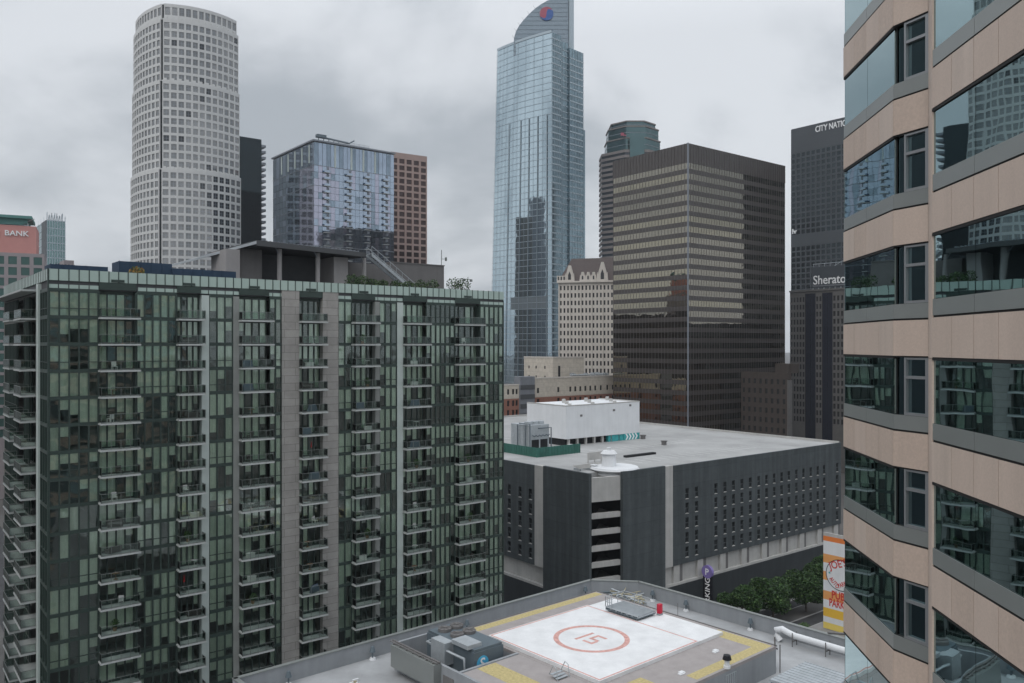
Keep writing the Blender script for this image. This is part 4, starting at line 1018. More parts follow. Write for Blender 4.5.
    w = MB(); w.box(.1, 6.3, .1, 4.6, .3, 2.0); w.build('casing', ['hvac'], g); w = MB(); w.box(0, 6.4, 0, 4.7, 2.002, 2.2)
    for k in range(12): w.box(k * .57, k * .57 + .06, 0, 4.7, 2.202, 2.25)
    w.build('top_panel', ['steel'], g); w = MB()
    for k in range(9): w.box(.4 + k * .65, .8 + k * .65, .04, .097, .6, 1.8)
    w.build('louvre', ['louver'], g); w = MB(); w.box(.3, 6.1, .3, .6, 0, .3); w.box(.3, 6.1, 4.0, 4.3, 0, .3); w.build('skid', ['steel'], g)
helipad_things()

# ------------------------------------------------------------------ towers behind
def white_tower():
    """round-fronted white granite tower with three setbacks"""
    d = 395.0
    def pt(px, dd): return ((px - 512) / F * dd, dd)
    A, B, A2, C = pt(161.5, d), pt(241, 419), pt(158.8, d + .5), pt(130.5, 420)
    def arc(P, Q, sag, n):
        dx, dy = Q[0] - P[0], Q[1] - P[1]; l = math.hypot(dx, dy); nx, ny = dy / l, -dx / l
        if ny > 0: nx, ny = -nx, -ny
        return [(P[0] + dx * i / n + nx * sag * 4 * (i / n) * (1 - i / n), P[1] + dy * i / n + ny * sag * 4 * (i / n) * (1 - i / n)) for i in range(n + 1)]
    r = arc(A, B, 5.5, 12); l = arc(A2, C, 2.2, 10)
    D = (B[0] - 24, B[1] + 26)
    ctr = (A[0] + 4, A[1] + 24)
    g = thing('office_tower', (*ctr, 0), 0, 'tall white round-fronted tower with square grid windows and setbacks, upper left', 'office tower')
    mats = ['wtower', 'wglass', 'wglass2', 'aptgrey']
    fr = Frame(512, 1, 0); fr.X, fr.Y = ctr
    z_of = lambda y: ZC + (HY - y) * d / F
    levels = [(0, z_of(168), 1.0), (z_of(168), z_of(79), .972), (z_of(79), z_of(17), .95), (z_of(17), z_of(1.5), .915)]
    wins = []; fp = 4.155
    for li, (z0, z1, s) in enumerate(levels):
        rr = [((p[0] - ctr[0]) * s, (p[1] - ctr[1]) * s) for p in r]; ll = [((p[0] - ctr[0]) * s, (p[1] - ctr[1]) * s) for p in l]; DD = ((D[0] - ctr[0]) * s, (D[1] - ctr[1]) * s)
        core = MB(); poly = rr + [DD] + ll[::-1]
        core.prism([(p[0] * .965, p[1] * .965) for p in poly], z0, z1 - .3, 0); core.build('core_wall', ['stucco' if False else 'wglass2'], g)
        wall = MB(); nrow = max(1, round((z1 - max(z0, 40)) / fp)) if li < 3 else 1
        top = 1.6
        rows = [(z1 - top - (k + 1) * fp + 1.05, z1 - top - k * fp - .25) for k in range(nrow)] if li < 3 else [(z0 + 2.0, z1 - 1.6)]
        if li == 0: rows = [q for q in rows if q[0] > 30]
        for i in range(12):
            fc, L = seg_face(rr[i], rr[i + 1], (rr[i][0] * 2, rr[i][1] * 2)); e = L * .13
            ops = punched(fc, 0, L, z0, z1, [(e, L - e)], rows, .5, wall, 0, fr)
            for op in ops:
                dk = 2 if (li == 0 and 7 <= i <= 9 and 78 < op[2] < 142) or random.random() < .04 else 1
                wins.append((fc.P((op[0] + op[1]) / 2, 0, op[2]), L + 5, pane(fc, op, -.3, dk, 3, .06), []))
        for i in range(10):
            fc, L = seg_face(ll[i], ll[i + 1], (ll[i][0] * 2 - 20, ll[i][1] * 2)); e = L * .15
            ops = punched(fc, 0, L, z0, z1, [(e, L - e)], rows, .5, wall, 0, fr)
            for op in ops: wins.append((fc.P((op[0] + op[1]) / 2, 0, op[2]), L, pane(fc, op, -.3, 1, 3, .06), []))
        # dark re-entrant slot between the two fronts
        fc, L = seg_face(ll[0], rr[0], (0, -100)); wall.fbox(fc, 0, L, -2.5, -2.0, z0, z1, 2)
        for k in range(len(rows)): wall.fbox(fc, 0, L, -2.0, -.9, rows[k][0] - 1.0, rows[k][0], 0)
        for P, Q in ((rr[-1], DD), (DD, ll[-1])):
            fc, L = seg_face(P, Q, (P[0] * 2 + Q[0] * 0, P[1] + Q[1] + 60)); wall.fbox(fc, 0, L, -.5, 0, z0, z1, 0)
        top_ring = MB(); top_ring.prism([(p[0] * .99, p[1] * .99) for p in poly], z1 - .45, z1 - .1, 0)
        wall.build('wall', mats, g); top_ring.build('ledge', mats, g)
        if li < 3:
            nt = MB()
            for i in range(12):
                fc, L = seg_face(rr[i], rr[i + 1], (rr[i][0] * 2, rr[i][1] * 2)); nt.fbox(fc, L * .1, L * .55, -1.3, -.2, z1 + .0, z1 + 1.0, 0)
            nt.build('ledge_block', mats, g)
    emit(wins, 'window', mats, g, fr)
white_tower()

def sail_tower():
    """tall glass tower with a curved sail crown"""
    d = 600.0; f = Frame(552, d, 46.7)
    g = f.root('glass_skyscraper', 'very tall pale blue glass skyscraper with a curved sail crown and round emblem', 'skyscraper')
    z = lambda y, dd=d: ZC + (HY - y) * dd / F
    # left front: bowed glass; taper widens to the foot
    mats = ['wgglass', 'wgdark', 'wgmull', 'wgband', 'louver', 'sail']
    Lt, Lb = f.tv(497.5), f.tv(489.5); zt = z(32)
    n = 14
    def front(zz):
        q = 1 - zz / zt; L = Lt + (Lb - Lt) * q; off = 0.0
        return [(-2.2 * 4 * (i / n) * (1 - i / n), L * i / n) for i in range(n + 1)]
    nz = 62; fh = zt / nz; w = MB(); mu = MB(); fl = MB()
    for k in range(nz):
        a, b = front(k * fh), front((k + 1) * fh)
        for i in range(n):
            lou = (18 <= k <= 19 and 1 <= i <= 8)
            w.add([(*a[i], k * fh), (*a[i + 1], k * fh), (*b[i + 1], (k + 1) * fh), (*b[i], (k + 1) * fh)], [(3, 2, 1, 0)], 4 if lou else 0)
        for i in range(n):
            p, q = Vector((*a[i], k * fh)), Vector((*a[i + 1], k * fh))
            fl.add([p + Vector((-.35, 0, 0)), q + Vector((-.35, 0, 0)), q + Vector((-.35, 0, .3)), p + Vector((-.35, 0, .3))], [(3, 2, 1, 0)], 3 if k % 1 == 0 else 2)
    for i in range(0, n + 1):
        big = i in (1, 3, 5, 7, 10); top = nz - (13 if big else 0)
        for k in range(0, top):
            a, b = front(k * fh)[i], front((k + 1) * fh)[i]; s = .38 if big else .10
            mu.add([(a[0] - .5, a[1] - s, k * fh), (a[0] - .5, a[1] + s, k * fh), (b[0] - .5, b[1] + s, (k + 1) * fh), (b[0] - .5, b[1] - s, (k + 1) * fh)], [(3, 2, 1, 0)], 2)
    w.build('glass_front', mats, g); fl.build('floor_line', mats, g); mu.build('mullion', mats, g)
    # right side: stepped vertical slabs
    xs = [f.tu(p) for p in (552, 561, 570, 583.5)]; xb = f.tu(585.5)
    tops = [zt, z(36), z(40)]
    for j in range(3):
        a, b = xs[j], xs[j + 1]; o = [0.0, 1.6, .4][j]
        w = MB(); w.box(a + .02, b - .02, o, 40, 0, tops[j], 1); pt = w.build('glass_side', mats, g)
        w = MB(); hh = fh
        for k in range(int(tops[j] / hh)):
            w.box(a + .02, b - .02, o - .25, o - .01, k * hh, k * hh + (.9 if j != 1 else .55), 3)
        nm = 5 if j != 1 else 3
        for i in range(nm + 1):
            x = a + (b - a) * i / nm; w.box(x - .12, x + .12, o - .35, o - .26, 0, tops[j], 2)
        w.build('floor_band', mats, g)
    w = MB(); w.box(xs[3], xs[3] + (xb - xs[3]), .4, 40, 0, z(120), 1); w.build('glass_side', mats, g)
    # body mass behind the bowed front
    w = MB(); w.box(.2, xs[1], 1.8, Lt - 1.5, 0, zt - .5, 1); w.build('body', mats, g)
    w = MB(); a = front(zt); 
    for i in range(n):
        w.add([(a[i][0] - .5, a[i][1], zt - .4), (a[i + 1][0] - .5, a[i + 1][1], zt - .4), (a[i + 1][0] - .5, a[i + 1][1], zt + 1.4), (a[i][0] - .5, a[i][1], zt + 1.4), (a[i][0] + 1.2, a[i][1], zt + 1.4), (a[i + 1][0] + 1.2, a[i + 1][1], zt + 1.4)], [(3, 2, 1, 0), (4, 5, 2, 3)], 3)
    w.build('roof_edge', mats, g)
    # sail crown standing across the roof, facing the camera
    ys = 6.0; pts = []
    prof = [(513.5, 46), (514, 38), (516, 31), (519.5, 25), (523.5, 20), (529, 14), (535, 8.5), (541, 4.2), (547, .8), (556, -3.5), (568, -8)]
    sd = 622.0; P = lambda px, py: ((px - 512) / F * sd, sd, ZC + (HY - py) * sd / F)
    def loc(p): x, y = f.local(p[0], p[1]); return (x, y, p[2])
    up = [loc(P(*q)) for q in prof]; dn = [loc(P(q[0], 56)) for q in prof]
    th = Vector((0, 0, 0)); bk = Vector((f.u[1] * 3, f.w[1] * 3, 0)) ; bk = Vector((3 * f.u[1], 3 * f.w[1], 0))
    w = MB(); m = len(up)
    vs = up + dn + [tuple(Vector(p) + bk) for p in up] + [tuple(Vector(p) + bk) for p in dn]
    for i in range(m - 1):
        w.add([vs[i], vs[i + 1], vs[m + i + 1], vs[m + i]], [(3, 2, 1, 0)], 5); w.add([vs[2 * m + i], vs[2 * m + i + 1], vs[3 * m + i + 1], vs[3 * m + i]], [(0, 1, 2, 3)], 5)
        w.add([vs[i], vs[i + 1], vs[2 * m + i + 1], vs[2 * m + i]], [(0, 1, 2, 3)], 3)
    w.add([vs[m - 1], vs[2 * m - 1], vs[4 * m - 1], vs[3 * m - 1]], [(0, 1, 2, 3)], 5)
    sail = w.build('sail_crown', mats, g)
    fwd = -Vector((f.u[1], f.w[1], 0))
    w = MB(); zs = up[-1][2]
    zlo = ZC + (HY - 54) * sd / F
    k = 0; zz = zlo + 2
    while zz < zs:
        # left end of the rib where the sail outline is at this height
        py = HY - (zz - ZC) * F / sd; px = None
        for (p0, q0), (p1, q1) in zip(prof, prof[1:]):
            if q1 <= py <= q0: px = p0 + (p1 - p0) * (q0 - py) / (q0 - q1)
        if py > 46: px = 513.5
        if px and px < 566:
            p, q = Vector(loc(P(px, py))), Vector(loc(P(568, py))); w.bar(p + fwd * .2, q + fwd * .2, .14)
        zz += 3.3
    w.build('sail_rib', ['wgmull'], sail)
    w = MB(); a = Vector(loc(P(570, 50))); w.box(a.x - .3, a.x + 2.2, a.y - 2, a.y + 2, z(52), z(-22)); w.build('mast', ['wgband'], g)
    # round emblem: red and blue wave disc
    c = P(546.5, 14); rad = 6.8 * sd / F; nn = 40
    def disc(sgn, name, m):
        pl = []
        if sgn > 0: pl += [(rad * math.cos(t), rad * math.sin(t)) for t in [math.pi * i / nn for i in range(nn + 1)]]
        else: pl += [(rad * math.cos(t), rad * math.sin(t)) for t in [-math.pi * i / nn for i in range(nn + 1)]]
        wave = [(-rad + 2 * rad * i / nn, -.45 * rad * math.sin(2 * math.pi * i / nn)) for i in range(1, nn)]
        pl += wave; pl = [(x * math.cos(.5) - y * math.sin(.5), x * math.sin(.5) + y * math.cos(.5)) for x, y in pl]
        w = MB(); v0 = [Vector(loc((c[0] + x, c[1], c[2] + y))) for x, y in pl]
        w.add([v + fwd * .9 for v in v0] + [v + fwd * .45 for v in v0], [tuple(range(len(pl)))[::-1 if sgn < 0 else 1]] + [(i, (i + 1) % len(pl), len(pl) + (i + 1) % len(pl), len(pl) + i) for i in range(len(pl))]); w.build(name, [m], sail)
    disc(1, 'emblem_red_wave', 'logored'); disc(-1, 'emblem_blue_wave', 'logonavy')
    w = MB()
    for (p0, q0) in prof[1:7:1]:
        p = Vector(loc(P(p0, q0))); w.bar(p, p + Vector((-1.5, .5, 1.8)), .15)
    w.build('sail_strut', ['rail'], sail)
    return f
sail_tower()

def banded_tower(f, name, label, L, Wd, zt, crown, fp, spand, mats, glass_pick, corner=None, seg=1.5, base=0):
    """glass slab with projecting spandrel bands: every window band of a face is one part"""
    g = f.root(name, label, 'office tower')
    core = MB(); core.box(.2, L - .2, .2, Wd - .2, base, zt - .2, 3); core.build('core_wall', mats, g)
    cr = MB(); cr.box(0, L, 0, Wd, zt - crown, zt, 2)
    nn = int(L / seg)
    for k in range(nn + 1): cr.box(L * k / nn - .06, L * k / nn + .06, -.12, -.002, zt - crown, zt + .05, 3)
    nn = int(Wd / seg)
    for k in range(nn + 1): cr.box(-.12, -.002, Wd * k / nn - .06, Wd * k / nn + .06, zt - crown, zt + .05, 3)
    cr.build('crown', mats, g)
    z = zt - crown; wins = []; sp = MB()
    while z > base + fp:
        for fc, l in ((UF, L), (VF, Wd)):
            mb = MB(); n = int(l / seg); gi = glass_pick(z, fc)
            mb.fbox(fc, 0.15, l - .15, -.15, -.06, z - (fp - spand), z, gi)
            for k in range(1, n): mb.fbox(fc, l * k / n - .05, l * k / n + .05, -.055, .03, z - (fp - spand), z, 3)
            wins.append((fc.P(l / 2, 0, z), l, mb, []))
            sp.fbox(fc, 0.0 if fc is UF else .002, l, -.15, .0, z - fp + .004, z - (fp - spand) - .004, 2)
            for k in range(1, n): sp.fbox(fc, l * k / n - .05, l * k / n + .05, 0.002, .03, z - fp, z - (fp - spand), 3)
        z -= fp
    emit(wins, 'window_band', mats, g, f); sp.build('spandrel', mats, g)
    if corner:
        w = MB(); w.box(-.25, .2, -.25, .2, base, zt + .1); w.build('corner_post', [corner], g)
    w = MB(); w.box(0, L, Wd - .2, Wd, base, zt - crown); w.box(L - .2, L, 0, Wd - .21, base, zt - crown); w.build('rear_wall', [mats[2]], g)
    return g

# brown office tower, centre right
fb = Frame(688, 304)
rb = random.Random(11)
banded_tower(fb, 'office_tower', 'brown striped office tower with bronze window bands and a blank crown', fb.tu(785), fb.tv(613), fb.z(143), 7.2, 3.93, 1.75,
             ['bronze', 'bronze2', 'brown', 'browntop'], lambda z, fc: 1 if rb.random() < (.5 if fc is VF else .12) else 0, 'aptgrey', 1.55)

# black tower with white lettering
def black_tower():
    f = Frame(880, 548); Wd = f.tv(791); L = 40; zt = f.z(118, 0, f.tv(843))
    g = f.root('office_tower', 'black gridded office tower with white lettering at the top', 'office tower')
    mats = ['black', 'blackglass', 'greybld']
    w = MB(); w.box(.7, L, .7, Wd - .7, 0, zt - .5); w.build('core_wall', mats, g)
    wall = MB(); n = 17; sp = Wd / n; cols = [(sp * k + .5, sp * (k + 1) - .5) for k in range(n)]
    fp = 4.0; rows = []; z = zt - 18
    while z > 20:
        if not (128 < z < 139): rows.append((z - 2.9, z))
        z -= fp
    ops = punched(VF, 0, Wd, 0, zt, cols, rows, .6, wall, 0, f)
    wall.box(0, L, -.01, .6, 0, zt, 0); wall.box(L - .6, L, .61, Wd, 0, zt, 0); wall.box(.61, L - .61, Wd - .6, Wd, 0, zt, 0)
    wall.build('wall', mats, g); emit(win_items(VF, ops, -.35, [1]), 'window', mats, g, f)
    w = MB(); w.box(0.2, L, 0.2, Wd - .2, zt, zt + .4); w.build('roof', mats, g)
    d2 = f.tv(815.5); zz = f.z(132, 0, d2); size = 7.2
    text_obj('lettering', 'CITY NATIONAL BANK', 6.0, .3, 'logowhite', g, text_mtx(VF, d2, .32, f.z(132.5, 0, d2)), (d2 - f.tv(843)) * 2.15, 'LEFT', .06)
    text_obj('lettering', 'lv', 5.0, .3, 'logowhite', g, text_mtx(VF, f.tv(792.3), .32, f.z(234, 0, f.tv(792))), 3.5, 'LEFT', .1)
black_tower()

def octagon_tower():
    d = 640.0; g0 = Frame(632, d, 38.5)
    g = thing('office_tower', ((632 - 512) / F * (d + 24), d + 24, 0), 0, 'grey-brown banded tower with a stepped green glass octagonal top', 'office tower')
    mats = ['stripe', 'octdark', 'octglass', 'aptgrey']; s = d / F; z = lambda y: ZC + (HY - y) * s
    def octa(hw, cut): return [(-hw, -hw + cut), (-hw + cut, -hw), (hw - cut, -hw), (hw, -hw + cut), (hw, hw - cut), (hw - cut, hw), (-hw + cut, hw), (-hw, hw - cut)]
    c = MB(); c.prism(octa(25.3, 16), 0, z(151), 1); c.build('window_bands', mats, g)
    w = MB(); zz = z(150)
    while zz > 60:
        poly = octa(25.8, 16.2); w.prism(poly, zz - 2.0, zz, 0); zz -= 4.1
    w.build('stone_bands', mats, g)
    w = MB(); w.box(-5.6, 5.6, -27.0, -25.9, z(172), z(137), 2); w.build('green_bay', mats, g)
    for y0, y1, hw in ((150, 137.5, 21.2), (137.2, 125.5, 20.0), (125.2, 119.5, 17.6)):
        w = MB(); w.prism(octa(hw, hw * .62), z(y0), z(y1), 2); w.build('glass_tier', mats, g)
        w = MB(); w.prism(octa(hw + .5, hw * .62), z(y1), z(y1) + .9, 0); w.prism(octa(hw + .15, hw * .62), (z(y0) + z(y1)) / 2, (z(y0) + z(y1)) / 2 + .4, 3); w.build('tier_ledge', mats, g)
    w = MB()
    for i in range(14): a = 2 * math.pi * i / 14; w.box(14.5 * math.cos(a) - .1, 14.5 * math.cos(a) + .1, 14.5 * math.sin(a) - .1, 14.5 * math.sin(a) + .1, z(119.5), z(119.5) + 2)
    w.build('roof_rod', ['aptgrey'], g)
    w = MB(); w.fbox(Face((-12, -21.7), (1, 0), (0, -1)), 0, 2.6, .1, .3, z(135), z(132)); w.cyl((-9.0, -22.4), 1.3, z(135.5), z(134.5)); w.build('red_sign', ['logored'], g)
octagon_tower()

def glass_apartments():
    f = Frame(314, 380); L = f.tu(394); Wd = f.tv(273); zt = f.z(139)
    g = f.root('apartment_block', 'blue and lilac mirrored apartment block with four columns of small balconies', 'apartment tower')
    mats = ['apt1', 'apt2', 'apt3', 'aptgrey', 'slab', 'white_panel']
    w = MB(); w.box(.3, L - .3, .3, Wd - .3, 0, zt - .5, 3); w.build('core_wall', mats, g)
    fp = 3.12; items = []; rnd = random.Random(4); z = zt - 1.0; k = 0
    ncol = 20; cw = L / ncol; tonecol = [rnd.choice([0, 0, 0, 1]) for _ in range(ncol)]; nv = 12; vw = Wd / nv
    row = MB(); tall = 3.5 * fp
    # crown: tall glazed storeys with white fins
    for i in range(ncol): row.fbox(UF, cw * i + .08, cw * (i + 1) - .08, -.2, 0, z - tall, z - .4, 0 if i % 3 else 2)
    for i in range(nv): row.fbox(VF, vw * i + .08, vw * (i + 1) - .08, -.2, 0, z - tall, z - .4, 2 if i % 2 else 0)
    for i in (5, 9, 12, 15): row.fbox(UF, cw * i - .4, cw * i + .4, .01, .25, z - tall, z - .4, 5)
    for i in (1, 3, 5, 7, 9): row.fbox(VF, vw * i + .4, vw * i + 1.4, .01, .2, z - 3.0 * fp, z - .9, 5)
    row.build('crown_glazing', mats, g)
    w = MB(); w.box(-.8, L + .4, -.8, Wd + .4, zt - .9, zt - .2); w.build('roof_edge', ['aptgrey'], g)
    z -= tall; bcols = [2.2, 7.6, 12.2, 17.0]; bals = []
    k = 0
    while z > 20:
        mb = MB()
        jog = .12 * (k // 3 % 2)
        for i in range(ncol):
            if rnd.random() < .12: tonecol[i] = rnd.choice([0, 0, 1, 2])
            m = tonecol[i]
            if i < 2 and rnd.random() < .8: m = 1
            mb.fbox(UF, cw * i + .06, cw * (i + 1) - .06, -.2, .0, z - fp + .12, z, m if rnd.random() < .9 else 2)
        ctr = (L / 2, 0, z - fp / 2); items.append((ctr, L, mb, []))
        mb = MB()
        for i in range(nv): mb.fbox(VF, vw * i + .06, vw * (i + 1) - .06, -.2, .0, z - fp + .12, z, (1 if rnd.random() < .8 else 0) if i < 4 else rnd.choice([2, 2, 0]))
        items.append(((0, Wd / 2, z), Wd, mb, []))
        for c in bcols:
            b = MB(); x = cw * c; b.box(x, x + 3.0, -1.3, -.01, z - fp, z - fp + .25, 4); b.box(x, x + 3.0, -1.32, -1.22, z - fp + .252, z - fp + 1.25, 0); b.box(x + 1.6, x + 3.0, -.06, .0 - .003, z - fp + .3, z - .3, 3)
            bals.append(((x, -1, z), 3, b, []))
        z -= fp; k += 1
    emit(items, 'window_band', mats, g, f); emit(bals, 'balcony', mats, g, f)
    w = MB(); z = zt - 1 - tall
    while z > 20: w.fbox(UF, -.2, L, .002, .16, z - .12, z + .12); w.fbox(VF, 0, Wd, .002, .16, z - .12, z + .12); z -= 3 * fp
    w.build('belt_course', ['aptgrey'], g)
    w = MB(); zr = zt - .2
    xa, xb = f.tu(318, 6), f.tu(352, 6)
    w.box(xa, xb, 5, 10, zr, zr + 1.2); 
    w.bar((xa - 1, 6, zr + 3.4), (xb - 2, 6, zr + 2.6), .7); w.bar((xb - 2, 6, zr + 2.2), (xb + 1.2, 6, zr + 4.2), .45)
    for q in range(5): w.bar((xa + q * 2.6, 6, zr + 1.2), (xa + q * 2.6 + .6, 6, zr + 3.3 - .15 * q), .3)
    w.box(xa - .6, xa + 4, 5.2, 7.5, zr + 3.0, zr + 4.4)
    w.build('window_cleaning_crane', ['hvac'], g)
    w = MB(); xe = f.tu(368, 2)
    for h in (.7, 1.4): w.bar((xa + 3, 1, zr + h), (xe, 1, zr + h), .1)
    for q in range(9): x = xa + 3 + (xe - xa - 3) * q / 8; w.bar((x, 1, zr), (x, 1, zr + 1.5), .1)
    w.build('roof_rail', ['aptgrey'], g)
glass_apartments()

def grid_building(f, name, label, cat, L, Wd, zt, wallm, glassm, nu, nv, fp, wh, ww, top, thick=.5, zmin=20, base=0, mun=None, roofm='roofgrey', zmax_rows=None):
    """plain building with punched windows on both visible faces"""
    g = f.root(name, label, cat); mats = [wallm, glassm, mun or wallm, roofm]
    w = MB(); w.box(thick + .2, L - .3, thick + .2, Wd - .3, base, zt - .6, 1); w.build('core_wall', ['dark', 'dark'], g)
    rows = []; z = zt - top
    while z - wh > zmin: rows.append((z - wh, z)); z -= fp
    wall = MB(); items = []
    for fc, l, n in ((UF, L, nu), (VF, Wd, nv)):
        if not n: wall.fbox(fc, .0 if fc is UF else thick + .001, l, -thick, 0, base, zt, 0); continue
        s = l / n; a = 0.0 if fc is UF else thick + .001
        cols = [(max(a + .05, s * k + s * (1 - ww) / 2), s * (k + 1) - s * (1 - ww) / 2) for k in range(n)]
        ops = punched(fc, a, l, base, zt, cols, rows, thick, wall, 0, f)
        items += win_items(fc, ops, -thick * .6, [1], 2 if mun else None, .06, 1, 0)
    wall.fbox(UF, thick + .01, L - .01, -Wd, -Wd + .3, base, zt, 0); wall.box(L - .3, L, thick + .01, Wd - .31, base, zt, 0)
    wall.build('wall', mats, g); emit(items, 'window', mats, g, f)
    w = MB(); w.box(thick, L - .3, thick, Wd - .3, zt - .55, zt - .3, 3); w.build('roof', mats, g)
    return g

fp_ = Frame(391, 445, 33)
g = grid_building(fp_, 'office_tower', 'pinkish brown gridded office tower right of the lilac apartment block', 'office tower', fp_.tu(427), 20, fp_.z(151.5), 'brick_pink', 'redglass', 5, 4, 3.62, 2.55, .72, 3.2, .7)
# black tower with a comb of balconies behind the white tower
fk = Frame(236, 455)
g = grid_building(fk, 'apartment_block', 'slim black tower with a comb of balcony edges, beside the white tower', 'apartment tower', fk.tu(261.5), 20, fk.z(135.5), 'blackglass', 'blackglass', 9, 5, 3.3, 2.3, .86, 1.5, .3)
w_ = MB(); z_ = fk.z(135.5) - 4; x_ = fk.tu(261.5)
bl = []
while z_ > 60:
    b_ = MB(); b_.box(x_ + .01, x_ + 2.6, 0.0, 9, z_ - .25, z_ + 1.1); bl.append(((x_, -1, z_), 3, b_, [])); z_ -= 3.3
emit(bl, 'balcony', ['aptgrey'], g, fk)

# gabled cream building
def gabled_building():
    f = Frame(559, 396, -14); L = f.tu(625); Wd = f.tv(557); Wd = max(Wd, 3.0); Wd = 16.0
    zc = f.z(283); 
    g = f.root('stone_building', 'cream stone building with ornate gables and a steep brown roof', 'office building')
    mats = ['creamlight', 'windark', 'creamlight', 'rooftile']
    n = 18; s = L / n; rows = []; z = zc - 1.4
    while z > 30: rows.append((z - 2.15, z)); z -= 3.62
    wall = MB(); cols = [(s * k + s * .27, s * (k + 1) - s * .27) for k in range(n) if k % 6 != 5 or True]
    ops = punched(UF, 0, L, 0, zc, cols, rows, .5, wall, 0, f); it = win_items(UF, ops, -.3, [1])
    ops = punched(VF, .51, Wd, 0, zc, [(k * 2.6 + 1, k * 2.6 + 2.3) for k in range(5)], rows, .5, wall, 0, f); it += win_items(VF, ops, -.3, [1])
    for k in range(0, n + 1, 3): wall.box(s * k - .25, s * k + .25, -.3, -.002, 0, zc, 0)
    wall.build('wall', mats, g); emit(it, 'window', mats, g, f)
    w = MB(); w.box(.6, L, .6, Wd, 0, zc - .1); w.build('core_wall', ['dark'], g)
    w = MB(); w.box(-.9, L, -.9, Wd, zc + .002, zc + .8); w.build('cornice', ['creamlight'], g)
    zr = f.z(257.5); w = MB(); z0 = zc + .81
    w.add([(-.3, -.3, z0), (L, -.3, z0), (L, Wd, z0), (-.3, Wd, z0), (5.0, Wd * .45, zr), (L, Wd * .45, zr), (L, Wd * .6, zr), (5, Wd * .6, zr)], MB.BOX); w.build('roof', ['rooftile'], g)
    def gable(p0, p1, py):
        a, b = f.tu(p0), f.tu(p1); m = (a + b) / 2; zt = f.z(py, m, 0); w = MB()
        o = (b - a) * .17; zm = z0 + (zt - z0) * .25
        pl = [(a, z0), (b, z0), (b, zm), (m + .5, zt), (m - .5, zt), (a, zm)]
        hl = [(m - o, z0 + .6), (m + o, z0 + .6), (m + o, zm + 1.0), (m, z0 + (zt - z0) * .62), (m, z0 + (zt - z0) * .62), (m - o, zm + 1.0)]
        vs = [(x, -.7, z) for x, z in pl] + [(x, 1.2, z) for x, z in pl]
        fr = [(x, -.7, z) for x, z in hl]
        w.add(vs, [(0, 1, 7, 6), (1, 2, 8, 7), (2, 3, 9, 8), (3, 4, 10, 9), (4, 5, 11, 10), (5, 0, 6, 11), (11, 10, 9, 8, 7, 6)], 0)
        w.add([*vs[:6], *fr], [(i, (i + 1) % 6, 6 + (i + 1) % 6, 6 + i) for i in range(6)], 0)
        w.add([(x, -.5, z) for x, z in hl], [(0, 1, 2, 3, 5)], 1)
        for x in (a, b): w.cyl((x, -.4), .45, z0, zm + 1.8, 0, 6, .1)
        w.build('gable', mats, g)
    gable(565.5, 574, 265.5); gable(597.5, 607.5, 262)
    for p0, p1 in ((580.5, 585), (586, 590.5), (591.5, 596)): gable(p0, p1, 272)
    w = MB(); w.box(-.9, 3.4, -.7, 4, z0, f.z(276)); 
    for k in range(3): w.box(-.5 + k * 1.4, .2 + k * 1.4, -.74, -.702, z0 + .5, z0 + 2.2, 1)
    w.build('corner_turret', mats, g)
gabled_building()

